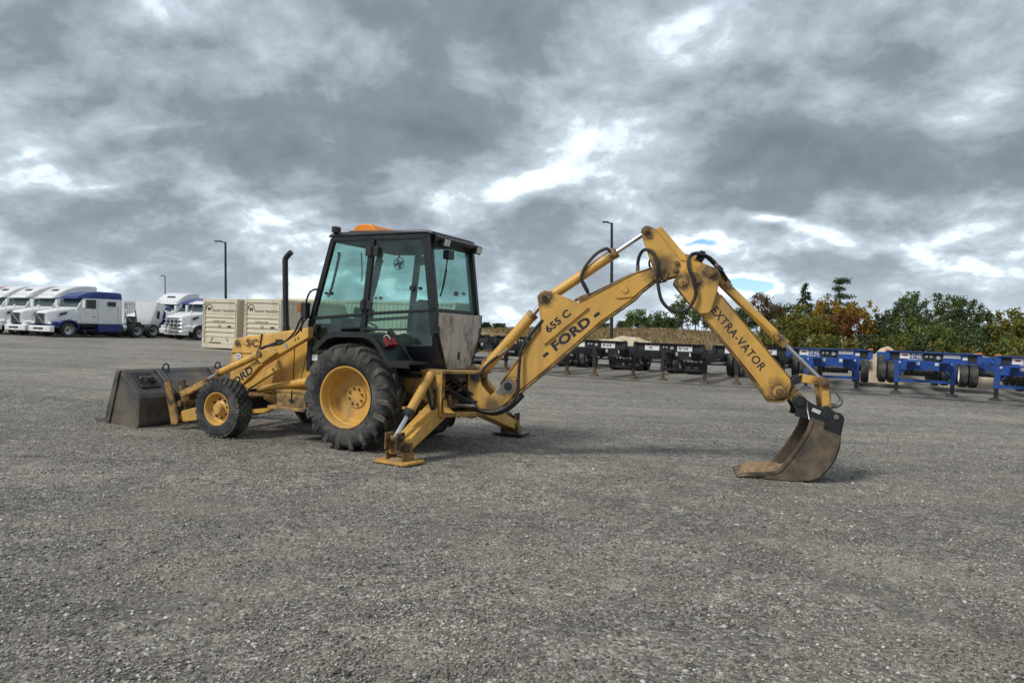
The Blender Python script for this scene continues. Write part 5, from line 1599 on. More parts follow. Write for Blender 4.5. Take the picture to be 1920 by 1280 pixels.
    rf = Q('roof_fairing', MB().loft([rrect(x, hw, z0, z1, min(0.12, (z1 - z0) * 0.45), 4, hw * 0.90) for x, z0, z1, hw in rs]), roofm)
    if roof == 'high':
        Q('roof_window', MB().loft([[(-1.42, -0.32, 3.17), (-1.42, 0.32, 3.17), (-1.62, 0.32, 3.275), (-1.62, -0.32, 3.275)], [(-1.40, -0.32, 3.185), (-1.40, 0.32, 3.185), (-1.60, 0.32, 3.29), (-1.60, -0.32, 3.29)]]), M_grl, rf)
        ml = MB()
        for k in range(5):
            ml.box((-0.93, -0.6 + 0.3 * k, 2.865), (0.10, 0.08, 0.045))
        Q('marker_lights', ml, M_lens, rf)
    Q('sun_visor', MB().loft([[(-0.66, -1.0, 2.60), (-0.66, 1.0, 2.60), (-0.66, 1.0, 2.64), (-0.66, -1.0, 2.64)], [(-0.98, -1.02, 2.66), (-0.98, 1.02, 2.66), (-0.98, 1.02, 2.74), (-0.98, -1.02, 2.74)]]), roofm, rf)
    # glass sits just proud of the raked front
    for s in (-1, 1):
        Q('windscreen', MB().add([(-0.655, s * 0.02, 2.045), (-0.655, s * 0.99, 2.045), (-1.085, s * 0.90, 2.63), (-1.085, s * 0.02, 2.63), (-0.60, s * 0.02, 2.055), (-0.60, s * 0.99, 2.055), (-1.03, s * 0.90, 2.64), (-1.03, s * 0.02, 2.64)], [(0, 1, 2, 3), (4, 7, 6, 5), (0, 4, 5, 1), (1, 5, 6, 2), (2, 6, 7, 3), (3, 7, 4, 0)]), M_wind, cab)
        Q('door_glass', MB().prism([(-0.98, 2.02), (-1.18, 2.56), (-1.85, 2.58), (-1.85, 1.98)], *sorted((s * 1.13, s * 1.222))), M_wind, cab)
        dr = Q('door', MB().prism([(-0.80, 1.05), (-0.80, 1.90), (-0.98, 1.98), (-1.90, 1.94), (-1.90, 1.0)], *sorted((s * 1.20, s * 1.228))), body, cab, 0.01)
        Q('door_handle', MB().box((-1.72, s * 1.235, 1.42), (0.16, 0.03, 0.05)), M_blk, dr)
        if sleeper:
            Q('sleeper_window', MB().prism([(-2.75, 2.20), (-2.75, 2.48), (-3.35, 2.50), (-3.35, 2.18)], *sorted((s * 1.16, s * 1.232))), M_wind, cab)
            Q('panel_seam', MB().box((-2.02, s * 1.221, 1.8), (0.02, 0.012, 1.6)).box((-3.55, s * 1.221, 1.6), (0.02, 0.012, 1.2)), M_cgry, cab)
        mr = Q('mirror', MB().box((-0.86, s * 1.42, 2.26), (0.12, 0.20, 0.52)).cyl((-0.90, s * 1.15, 2.48), (-0.88, s * 1.42, 2.46), 0.02, n=8).cyl((-0.90, s * 1.15, 2.05), (-0.88, s * 1.42, 2.08), 0.02, n=8), M_wht, cab, 0.03)
        Q('mirror_glass', MB().box((-0.925, s * 1.42, 2.26), (0.01, 0.15, 0.44)), M_chm, mr)
        Q('skirt', MB().prism([(-2.1, 0.40), (-2.1, 0.92), (rear, 0.92), (rear, 0.40)] if sleeper else [(-1.0, 0.45), (-1.0, 0.9), (rear, 0.9), (rear, 0.45)], *sorted((s * 0.80, s * 1.18))), skirt, None, 0.04)
        Q('step', MB().box((-1.45, s * 1.02, 0.50), (0.9, 0.22, 0.06)).box((-1.45, s * 1.02, 0.78), (0.9, 0.2, 0.05)), M_blk)
        Q('hood_mirror', MB().cyl((0.62, s * 0.90, 1.55), (0.66, s * 1.0, 1.95), 0.018, n=6).box((0.66, s * 1.0, 2.02), (0.08, 0.16, 0.16)), M_blk if body is not M_wht else M_wht, hood, 0.01) if detail else None
    Q('frame_rail', MB().box((-3.2, 0.42, 0.82), (7.6, 0.09, 0.28)), M_blk)
    Q('frame_rail', MB().box((-3.2, -0.42, 0.82), (7.6, 0.09, 0.28)), M_blk)
    Q('engine', MB().box((0.1, 0, 0.85), (1.5, 0.8, 0.7)), M_blk)
    Q('fifth_wheel', MB().cyl((-5.75, 0, 1.02), (-5.75, 0, 1.14), 0.48, n=16).box((-5.75, 0, 0.98), (0.7, 0.8, 0.12)), M_blk)
    Q('deck_plate', MB().box((-4.5, 0, 0.98), (0.9, 0.9, 0.03)), M_chm)
    Q('tank', MB().cyl((-4.05, 0.85, 0.72), (-4.35, 0.85, 0.72), 0.26, n=14).cyl((-4.05, -0.85, 0.72), (-4.35, -0.85, 0.72), 0.26, n=14), M_chm)
    Q('exhaust_stack', MB().cyl((rear - 0.15, 0.75, 1.0), (rear - 0.15, 0.75, zr - 0.1), 0.06, n=10), M_blk) if sleeper else None
    for s in (-1, 1):
        put_wheel(t, 0, s * 1.04, s, 'steer', M_chm)
        for ax in (-5.15, -6.5):
            put_wheel(t, ax, s * 1.08, s, 'dual', M_cgry)
            put_wheel(t, ax, s * 0.75, s, 'dual', M_cgry)
    if bullbar:
        mb = MB()
        for y in (-0.62, -0.2, 0.2, 0.62):
            mb.tube([(1.40, y, 0.50), (1.48, y, 0.9), (1.42, y, 1.50)], 0.04, n=8)
        for z in (0.62, 0.88, 1.15, 1.42):
            mb.tube([(1.20, -1.12, z), (1.42, -0.85, z), (1.48, 0, z), (1.42, 0.85, z), (1.20, 1.12, z)], 0.035, n=8)
        Q('bull_bar', mb, M_chm)
    return t


YT = R(-115)        # parked noses towards the photographer, a little to the left
U = Vector((0.906, -0.423))
V_ = Vector((0.423, 0.906))
A = Vector((-30.35, 49.83))
tractor(A.x, A.y, YT, 'nearest white tractor unit with blue roof, blue side skirt and blue wheel arch', roofm=M_blu, fender=M_blu, skirt=M_blu, roof='mid')
p = A - U * 3.05 + V_ * 0.3
tractor(p.x, p.y, YT, 'white high-roofed tractor unit right beside the blue-roofed one, diagonal bar on its grille')
p = A - U * 6.0 + V_ * 0.3
tractor(p.x, p.y, YT, 'white high-roofed tractor unit, second from the blue-roofed one at the left edge')
p = A - U * 8.9 + V_ * 0.4
tractor(p.x, p.y, YT, 'white high-roofed tractor unit cut by the left edge, its side window in view')
p = A - U * 12.2 + V_ * 1.6
tractor(p.x, p.y, YT, 'red-roofed tractor unit hidden behind the white ones at the far left', roofm=M_redp, body=M_redp, fender=M_redp, skirt=M_redp)
tractor(-27.7, 58.6, R(-97), 'white high-roofed tractor unit with its hood tipped open behind the tandem wheels', fender=M_blu, hood_open=True, detail=False)
tractor(-30.0, 60.5, R(-105), 'white tractor unit of which only the hood shows behind the tandem wheels', roof='day', sleeper=False)
tractor(-25.25, 57.2, R(-106), 'tractor unit with a blue roof between the open-hood truck and the bull-bar truck', roofm=M_blu, fender=M_wht, roof='mid')
tractor(-23.35, 54.0, R(-118), 'white tractor unit with a bull bar, half hidden by the cream container', roof='day', sleeper=False, bullbar=True)


# ------------------------------------------------------------------ containers
def container(X, Y, yaw, L, H, mat, label, style, group, name='shipping_container'):
    """x along the end normal (front end at x=0, body to -x), y across, origin at ground, front end centre"""
    c = empty(name, lot_matrix(X, Y, yaw, 1.5))
    tag(c, label, 'container', group)
    W_ = 2.44

    def Q(nm, mb, m=mat, bevel=0.0, parent=None):
        return mb.build(nm, m, parent or c, None, bevel)
    z0 = 0.06
    for y in (-1, 1):
        for x in (-0.08, -L + 0.08):
            Q('corner_post', MB().box((x, y * (W_ / 2 - 0.08), z0 + H / 2), (0.16, 0.16, H)), bevel=0.012)
        Q('bottom_rail', MB().box((-L / 2, y * (W_ / 2 - 0.06), z0 + 0.09), (L - 0.32, 0.11, 0.17)))
        Q('top_rail', MB().box((-L / 2, y * (W_ / 2 - 0.06), z0 + H - 0.07), (L - 0.32, 0.11, 0.13)))
        # corrugated side
        pts = []
        n = int(L / 0.28)
        for i in range(n):
            x0 = -0.16 - (L - 0.32) * i / n
            dx = (L - 0.32) / n
            pts += [(x0, 0), (x0 - dx * 0.35, 0), (x0 - dx * 0.5, 0.04), (x0 - dx * 0.85, 0.04)]
        pts.append((-L + 0.16, 0))
        vs, fs = [], []
        for x, o_ in pts:
            yy = y * (W_ / 2 - 0.035 - o_)
            vs += [(x, yy, z0 + 0.17), (x, yy, z0 + H - 0.13)]
        for i in range(len(pts) - 1):
            fs.append((2 * i, 2 * i + 2, 2 * i + 3, 2 * i + 1))
        Q('side_wall', MB().add(vs, fs))
    Q('roof', MB().box((-L / 2, 0, z0 + H - 0.02), (L - 0.1, W_ - 0.14, 0.03)))
    Q('floor', MB().box((-L / 2, 0, z0 + 0.12), (L - 0.2, W_ - 0.2, 0.12)), M_blk)
    for x in (-0.08, -L + 0.08):
        Q('end_header', MB().box((x, 0, z0 + H - 0.10), (0.15, W_ - 0.32, 0.2)), bevel=0.01)
        Q('end_sill', MB().box((x, 0, z0 + 0.12), (0.15, W_ - 0.32, 0.22)), bevel=0.01)
    Q('rear_wall', MB().box((-L + 0.1, 0, z0 + H / 2), (0.05, W_ - 0.3, H - 0.4)))
    zt, zb = z0 + H - 0.20, z0 + 0.23
    if style == 'ribs':
        Q('end_wall', MB().box((-0.10, 0, (zt + zb) / 2), (0.03, W_ - 0.32, zt - zb)))
        Q('name_panel', MB().box((-0.07, 0, zt - 0.31), (0.03, W_ - 0.34, 0.60)))
        n = 7
        z = zt - 0.64
        for i in range(n):
            if z < zb + 0.50:
                break
            Q('rib', MB().prism([(-0.085, z), (-0.03, z - 0.04), (-0.03, z - 0.14), (-0.085, z - 0.18)], -1.04, 1.04))
            z -= 0.255
        lp = Q('lower_panel', MB().box((-0.07, 0, zb + 0.24), (0.03, W_ - 0.36, 0.44)))
        for s in (-1, 1):
            Q('forklift_stripe', MB().box((-0.05, s * 0.55, zb + 0.22), (0.008, 0.05, 0.24), (R(35 * s), 0, 0)), M_decal, parent=lp)
        Q('bent_sheet', MB().prism([(-0.10, zb - 0.02), (-0.02, zb + 0.02), (-0.05, zb + 0.08), (-0.10, zb + 0.10)], -0.75, 0.1), M_trust)
        lx = -0.052
        for k, a_ in enumerate((0, 90, 180, 270)):
            pass
        ring = [(lx, -0.80 + 0.20 * math.cos(a_), zt - 0.30 + 0.20 * math.sin(a_)) for a_ in np.linspace(R(-20), R(200), 14)]
        Q('logo_arc', MB().tube(ring, 0.022, n=6, smooth=1), M_decal)
        text('logo_letter', 'M', 0.30, M_decal, c, text_m((lx, -0.80, zt - 0.36), 0, '+x'), bold=0.006)
        text('lettering', 'RANNEY TRANSPORT', 0.165, M_decal, c, text_m((lx, 0.24, zt - 0.44), 0, '+x'), xs=0.98, bold=0.003)
        text('lettering', 'RANNEY.COM', 0.13, M_decal, c, text_m((-0.027, -0.05, zt - 0.985), 0, '+x'), xs=1.0, bold=0.002)
        text('lettering', '53', 0.17, M_decal, c, text_m((-0.027, 0.0, zt - 1.24), 0, '+x'), xs=1.3, bold=0.004)
        Q('number_mark', MB().box((-0.026, 0.68, zt - 1.24), (0.006, 0.26, 0.09)), M_decal)
        for s in (-1, 1):
            for k, ch in enumerate('RANNU5301247'):
                text('post_letter', ch, 0.13, M_decal, c, text_m((0.002, s * (W_ / 2 - 0.08), zt - 0.12 - 0.155 * k), 0, '+x'), bold=0.006)
    else:
        # vertically ribbed end
        Q('end_wall', MB().box((-0.10, 0, (zt + zb) / 2), (0.03, W_ - 0.32, zt - zb)))
        for k in range(8):
            Q('rib', MB().prism([(-0.085, -0.98 + 0.26 * k), (-0.03, -0.94 + 0.26 * k), (-0.03, -0.84 + 0.26 * k), (-0.085, -0.80 + 0.26 * k)], zb, zt, axis='z'))
    return c


YC_ = R(-115)
GC = 'shipping containers standing on the yard'
c1 = Vector((-15.45, 39.28))
container(c1.x, c1.y, YC_, 6.06, 2.60, M_crm, 'cream container end with dark lettering, left of the pair, next to the trucks', 'ribs', GC)
p = c1 + U * 2.93
container(p.x, p.y, YC_, 6.06, 2.64, M_crm, 'cream container end with dark lettering, right of the pair, beside the exhaust stack', 'ribs', GC)
# long cream container side-on behind the cab
cl_ = container(-9.9, 43.9, R(155), 12.19, 2.90, M_crm, 'long cream container lying side-on behind the cab', 'plain', GC)
cl_.matrix_basis = lot_matrix(-13.6, 45.3, R(180 - 25), 1.5)
text('logo_letter', 'M', 0.34, M_decal, cl_, text_m((-0.75, 1.187, 2.0), 0, '+y'), bold=0.012)
text('lettering', 'RANNEY TRANSPORT', 0.19, M_decal, cl_, text_m((-2.3, 1.187, 1.86), 0, '+y'), xs=1.1, bold=0.006)
container(-30.7, 60.5, R(-115), 12.19, 2.75, M_cgry, 'long pale grey container behind the blue-roofed truck', 'plain', GC)


# ------------------------------------------------------------------ container chassis trailers
def chassis(X, Y, yaw, label, mat, blue, axles, group):
    """x forward (front bolster at x=0), y left"""
    M = lot_matrix(X, Y, yaw, 3.0)
    # rest on legs and wheels
    a_ = M @ Vector((-2.6, 0, 0))
    b_ = M @ Vector((-9.4, 0, 0))
    za, zb_ = gzf(a_.x, a_.y), gzf(b_.x, b_.y)
    M.translation = (X, Y, M.translation.z + za - a_.z)
    c = empty('container_chassis', M)
    tag(c, label, 'trailer', group)

    def Q(nm, mb, m=mat, bevel=0.0, parent=None):
        return mb.build(nm, m, parent or c, None, bevel)
    zt = 1.42
    bl = Q('front_bolster', MB().box((-0.12, 0, zt - 0.15), (0.16, 2.30, 0.27)), bevel=0.008)
    Q('bolster_cap', MB().box((-0.08, 0, zt - 0.006), (0.30, 2.36, 0.016)).box((-0.08, 0, zt - 0.285), (0.28, 2.36, 0.016)), parent=bl)
    for s in (-1, 1):
        Q('corner_block', MB().box((-0.10, s * 1.15, zt - 0.14), (0.24, 0.13, 0.25)), bevel=0.01, parent=bl)
        Q('pocket', MB().box((-0.036, s * 0.97, zt - 0.15), (0.012, 0.22, 0.20)), M_int, parent=bl)
        Q('twist_lock', MB().box((-0.08, s * 1.15, zt + 0.02), (0.12, 0.13, 0.035)), M_rust if not blue else M_amb, 0.006, bl)
    Q('service_box', MB().box((-0.034, 0, zt - 0.15), (0.012, 0.50, 0.20)), M_int, parent=bl)
    Q('air_coupling', MB().cyl((-0.03, -0.15, zt - 0.13), (0.03, -0.15, zt - 0.13), 0.035, n=8).cyl((-0.03, -0.04, zt - 0.13), (0.03, -0.04, zt - 0.13), 0.035, n=8).cyl((-0.03, 0.14, zt - 0.15), (0.035, 0.14, zt - 0.15), 0.055, n=10), M_chm, parent=bl)
    if blue:
        Q('sticker', MB().box((-0.030, -0.70, zt - 0.13), (0.008, 0.26, 0.16)), M_stick, parent=bl)
        Q('sticker_print', MB().box((-0.025, -0.70, zt - 0.11), (0.004, 0.12, 0.05)), M_refl, parent=bl)
        text('lettering', 'RANNEY', 0.17, M_stick, bl, text_m((-0.034, -0.50, zt - 0.12), 0, '+x'), xs=1.0, bold=0.004)
        text('lettering', 'TRANSPORT LTD', 0.06, M_stick, bl, text_m((-0.034, -0.44, zt - 0.225), 0, '+x'), xs=0.9, bold=0.001)
        Q('sticker', MB().box((-0.030, 0.48, zt - 0.10), (0.008, 0.42, 0.09)), M_stick, parent=bl)
        Q('sticker', MB().box((-0.030, 0.80, zt - 0.14), (0.008, 0.12, 0.09)), M_stick, parent=bl)
    else:
        for s in (-1, 1):
            pl_ = Q('reflector_plate', MB().box((-0.026, s * 0.56, zt - 0.155), (0.012, 0.50, 0.19)), M_stick, parent=bl)
            Q('reflector_stripe', MB().box((-0.018, s * 0.56, zt - 0.075), (0.006, 0.44, 0.028)), M_refl, parent=bl)
            text('lettering', 'RP 418' if s > 0 else '42', 0.11, M_decal, bl, text_m((-0.018, s * 0.56 - 0.05, zt - 0.17), 0, '+x'), bold=0.004)
    for s in (-1, 1):
        Q('main_rail', MB().box((-7.3, s * 0.45, 0.92), (9.7, 0.10, 0.26)).box((-7.3, s * 0.45, 1.055), (9.7, 0.16, 0.02)).box((-7.3, s * 0.45, 0.785), (9.7, 0.16, 0.02)), bevel=0.006)
        Q('gooseneck', MB().prism([(-0.2, 1.15), (-0.2, 1.36), (-2.2, 1.36), (-2.9, 1.08), (-2.9, 0.80), (-2.2, 0.86), (-1.9, 1.12)], *sorted((s * 0.36, s * 0.54))), bevel=0.01)
        lg = Q('landing_leg', MB().box((-2.6, s * 0.78, 0.80), (0.15, 0.15, 0.86)), mat if blue else M_tblk, 0.01)
        Q('leg_foot', MB().box((-2.6, s * 0.78, 0.24), (0.11, 0.11, 0.42)).loft([[(-2.70, s * 0.78 - 0.11, 0.09), (-2.50, s * 0.78 - 0.11, 0.09), (-2.50, s * 0.78 + 0.11, 0.09), (-2.70, s * 0.78 + 0.11, 0.09)], [(-2.75, s * 0.78 - 0.17, 0.005), (-2.45, s * 0.78 - 0.17, 0.005), (-2.45, s * 0.78 + 0.17, 0.005), (-2.75, s * 0.78 + 0.17, 0.005)]]), M_tblk if blue else M_trust, 0.005, lg)
        Q('leg_brace', MB().cyl((-2.6, s * 0.74, 0.56), (-2.6, s * 0.42, 0.90), 0.025, n=8).cyl((-2.6, s * 0.74, 0.60), (-3.6, s * 0.48, 0.92), 0.025, n=8), parent=lg)
        Q('leg_plate', MB().box((-2.515, s * 0.66, 1.06), (0.012, 0.16, 0.14)), M_stick, parent=lg) if blue else None
    Q('gooseneck_plate', MB().box((-2.32, 0, 0.97), (0.04, 1.40, 0.34)))
    Q('leg_tie', MB().box((-2.6, 0, 0.44), (0.07, 1.44, 0.09)))
    for x in (-3.2, -5.2, -7.2, -11.9):
        Q('cross_beam', MB().box((x, 0, 0.92), (0.10, 0.84 if x > -11 else 2.3, 0.2)))
    Q('rear_bolster', MB().box((-12.15, 0, 0.98), (0.16, 2.4, 0.22)))
    Q('middle_bolster', MB().box((-6.1, 0, 1.07), (0.14, 1.5, 0.10)))
    Q('bumper_guard', MB().box((-12.1, 0, 0.55), (0.10, 2.0, 0.10)).box((-12.1, 0.5, 0.75), (0.08, 0.08, 0.4)).box((-12.1, -0.5, 0.75), (0.08, 0.08, 0.4)))
    Q('suspension', MB().box((-9.7, 0.45, 0.74), (3.2, 0.14, 0.22)).box((-9.7, -0.45, 0.74), (3.2, 0.14, 0.22)))
    br = MB()
    for k in range(5):
        br.cyl((-3.6, -0.35 + 0.15 * k, 0.75), (-3.9, -0.35 + 0.15 * k, 0.62), 0.05, n=8)
    br.cyl((-4.4, -0.5, 0.66), (-4.4, 0.5, 0.66), 0.16, n=12)
    Q('air_tank', br, M_blk)
    Q('number_card', MB().box((-2.295, 0.30, 1.03), (0.012, 0.10, 0.14)).box((-2.295, -0.22, 1.03), (0.012, 0.10, 0.16)), M_stick)
    for ax in axles:
        Q('axle_beam', MB().cyl((ax, -1.0, 0.51), (ax, 1.0, 0.51), 0.07, n=10), M_blk)
        for s in (-1, 1):
            put_wheel(c, ax, s * 1.06, s, 'dual', M_stick)
            put_wheel(c, ax, s * 0.74, s, 'dual', M_stick)
    return c


R0 = Vector((5.27, 25.4))
GB = 'black container chassis in a row behind the boom'
for k, lab in ((-3, 'black container chassis mostly hidden behind the cab, first of the row'), (-2, 'black container chassis behind the boom foot, second of the black row'), (-1, 'black container chassis under the FORD lettering, third of the black row'), (0, 'black container chassis between boom and dipper, fourth of the black row'), (1, 'black container chassis crossed by the dipper, fifth of the black row')):
    p = R0 + U * (2.70 * k)
    chassis(p.x, p.y, R(-115), lab, M_tblk, False, (-9.0, -10.25), GB)
GU = 'blue container chassis in a row at the right'
for k, lab in ((2, 'blue container chassis behind the bucket cylinder rod, nearest to the black ones'), (3, 'blue container chassis in the middle, between two pale boulders'), (4, 'blue container chassis cut by the right edge of the picture')):
    p = {2: Vector((9.62, 22.75)), 3: Vector((11.95, 21.3)), 4: Vector((14.25, 19.9))}[k]
    chassis(p.x, p.y, R(-115), lab, M_tblu, True, (-8.2, -9.45, -10.7), GU)


# ------------------------------------------------------------------ lamp posts
def lamp_post(X, Y, z, h, label, arm, r=1.0):
    o = empty('lamp_post', Matrix.Translation((X, Y, z)))
    tag(o, label, 'lamp post', 'lamp posts around the yard')
    MB().cyl((0, 0, -0.3), (0, 0, h), 0.15 * r, 0.10 * r, n=12).build('pole', M_pole, o)
    MB().cyl((0, 0, -0.3), (0, 0, 0.7), 0.30, n=14).build('base', M_rock, o)
    MB().cyl((0, 0, h - 0.08), (arm * 0.5, 0, h + 0.05), 0.05, n=8).build('arm', M_pole, o)
    MB().loft([rrect(arm * 0.35, 0.16, h - 0.02, h + 0.10, 0.03), rrect(arm, 0.18, h + 0.04, h + 0.12, 0.03)]).build('lamp_head', M_pole, o)
    MB().box((arm * 0.72, 0, h + 0.015), (0.4, 0.26, 0.03)).build('lamp_lens', M_lens, o)


X, Y = 8.0, 60.0
lamp_post(X, Y, float(bankz(X, Y)), 10.35, 'dark lamp post rising behind the dipper cylinder', -0.75)
X, Y = -24.9, 65.0
lamp_post(X, Y, gzf(X, Y), 8.3, 'dark lamp post rising behind the cream container', -0.9, 0.85)
X, Y = -49.2, 106.0
lamp_post(X, Y, gzf(X, Y), 7.6, 'thin distant lamp post above the white truck with the open hood', -0.6, 0.6)


# ------------------------------------------------------------------ pale boulders / heaps
def heap(name, X, Y, rx, ry, h, seed, label, mat, cat, rough=0.35, z=None):
    nth, nr = 40, 14
    vs, fs = [(0, 0, h)], []
    z0 = gzf(X, Y) if z is None else z
    for i in range(1, nr + 1):
        rr = i / nr
        for j in range(nth):
            t = 2 * math.pi * j / nth
            k = 1 + rough * mnoise.noise(Vector((math.cos(t) * 1.3, math.sin(t) * 1.3, seed)))
            prof_ = (1 - rr ** 3.2)
            x, y = rx * rr * math.cos(t) * k, ry * rr * math.sin(t) * k
            zz = h * prof_ * (1 + rough * 0.8 * mnoise.noise(Vector((x * 0.9, y * 0.9, seed + 3)))) + rough * 0.25 * mnoise.noise(Vector((x * 2.6, y * 2.6, seed + 9)))
            vs.append((x, y, zz - (0.25 if i == nr else 0)))
    fs += [(0, 1 + j, 1 + (j + 1) % nth) for j in range(nth)]
    for i in range(nr - 1):
        for j in range(nth):
            fs.append((1 + i * nth + j, 1 + (i + 1) * nth + j, 1 + (i + 1) * nth + (j + 1) % nth, 1 + i * nth + (j + 1) % nth))
    o = MB().add(vs, fs).build(name, mat, None, Matrix.Translation((X, Y, z0)), ang=28)
    tag(o, label, cat)
    return o


heap('boulder', 17.2, 34.0, 1.35, 1.2, 1.45, 1.0, 'large pale boulder between the first two blue chassis', M_rock, 'boulder', 0.6)
heap('boulder', 20.6, 32.6, 1.9, 1.2, 1.25, 5.0, 'long pale boulder behind the middle blue chassis', M_rock, 'boulder', 0.6)
heap('boulder', 18.9, 32.2, 0.6, 0.55, 1.05, 8.0, 'smaller brownish boulder standing in front of the long pale one', M_rock, 'boulder', 0.6)
heap('sand_heap', 8.4, 56.0, 3.4, 2.2, 1.5, 3.3, 'low heap of pale sand behind the black chassis, at the lamp post', surf('pale_sand', (0.50, 0.42, 0.30), 0.95, var=0.15, scale=2, bump=0.5, bump_scale=8), 'heap', 0.25, float(bankz(8.4, 56.0)) - 0.1)


# ------------------------------------------------------------------ trees
def tree(X, Y, base, h, wd, kind, label, n_leaf=2600, trunk=True, shape='round', leaf=0.25, group=None, name='tree', gaps=0.5, low=0.22):
    z0 = base
    o = empty(name, Matrix.Translation((X, Y, z0)))
    tag(o, label, 'tree' if name != 'shrub' else 'shrub', group)
    rg = np.random.default_rng(int(abs(X * 137 + Y * 71)) % 99991)
    clumps = []
    nc = int(22 + wd * 8)
    for i in range(nc):
        if shape == 'conifer':
            t = rg.random() ** 0.8
            zz = h * (low * 0.7 + (1 - low * 0.7) * t)
            r = wd / 2 * (1 - t) ** 0.8 + 0.12
            a = rg.uniform(0, 2 * np.pi)
            k = rg.uniform(0.55, 1.0)
            clumps.append((r * k * math.cos(a), r * k * math.sin(a), zz, 0.22 + 0.28 * (1 - t) * wd / 3, 0.20))
        elif shape == 'pine':
            lv_ = rg.integers(0, 6)
            zz = h * (0.45 + 0.1 * lv_) + rg.normal(0, 0.08)
            r = wd / 2 * (1.0 - 0.12 * lv_) * rg.uniform(0.2, 1.0)
            a = rg.uniform(0, 2 * np.pi)
            clumps.append((r * math.cos(a), r * math.sin(a), min(zz, h * 0.97), 0.42, 0.22))
        else:
            d = rg.normal(size=3)
            d /= np.linalg.norm(d)
            k = rg.uniform(0.35, 1.12) ** 0.6
            cz = h * (low + (1 - low) * 0.5)
            rz = h * (1 - low) * 0.5
            lump_ = 1 + 0.22 * math.sin(3.1 * d[0] + X) + 0.18 * math.sin(4.3 * d[1] + Y)
            clumps.append((wd / 2 * d[0] * k * lump_, wd / 2 * d[1] * k * lump_, cz + rz * d[2] * k * (0.92 + 0.08 * lump_), rg.uniform(0.20, 0.50) * (0.6 + wd / 12), rg.uniform(0.2, 0.45)))
    C = np.array(clumps)
    ci = rg.integers(0, len(C), n_leaf)
    P_ = C[ci, :3] + rg.normal(size=(n_leaf, 3)) * np.stack([C[ci, 3] * 0.62, C[ci, 3] * 0.62, C[ci, 4] * 0.75], -1)
    P_[:, 2] = np.clip(P_[:, 2], 0.1, h * 1.05)
    a = rg.normal(size=(n_leaf, 3))
    a /= np.linalg.norm(a, axis=1, keepdims=True)
    b = np.cross(a, rg.normal(size=(n_leaf, 3)))
    b /= np.linalg.norm(b, axis=1, keepdims=True)
    s = (leaf * rg.uniform(0.5, 1.1, n_leaf))[:, None]
    Q_ = np.stack([P_ - a * s * 0.6, P_ + b * s * 0.38, P_ + a * s * 0.6, P_ - b * s * 0.38], 1).reshape(-1, 3)
    me = bpy.data.meshes.new('crown')
    me.from_pydata(Q_.tolist(), [], np.arange(n_leaf * 4).reshape(-1, 4).tolist())
    me.materials.append(LEAF[kind])
    co = bpy.data.objects.new('crown', me)
    COL.objects.link(co)
    co.parent = o
    mb = MB()
    r0 = 0.035 + 0.016 * h
    top = h * (0.9 if shape != 'round' else 0.7)
    lean = rg.normal(0, 0.25, 2)
    mb.tube([(0, 0, -0.3), (lean[0] * 0.3, lean[1] * 0.3, top * 0.4), (lean[0], lean[1], top)], [r0, r0 * 0.3], n=7)
    for i in rg.choice(len(C), min(14, len(C)), replace=False):
        x, y, z = C[i, :3]
        t = max(0.15, min(0.85, z / top * 0.7))
        mb.tube([(lean[0] * t, lean[1] * t, top * t), (x * 0.5 + lean[0] * 0.5, y * 0.5, (top * t + z) / 2 + 0.1), (x, y, z)], [r0 * 0.4, r0 * 0.12], n=5, smooth=2)
    mb.build('trunk', M_bark, o)
    return o


def at_px(u, Y):
    return (u - 960) / 1400.0 * Y


def tree_px(u, ytop, ybase, wpx, Y, kind, label, **kw):
    """tree whose foot and height were surveyed from the camera point"""
    X = at_px(u, Y)
    k = Y / 1400.0
    zb = 1.65 + (619 - ybase) * k
    zt = 1.65 + (619 - ytop) * k
    base = float(bankz(X, Y)) - 0.1
    return tree(X, Y, base, max(0.8, zt - base), wpx * k, kind, label, **kw)


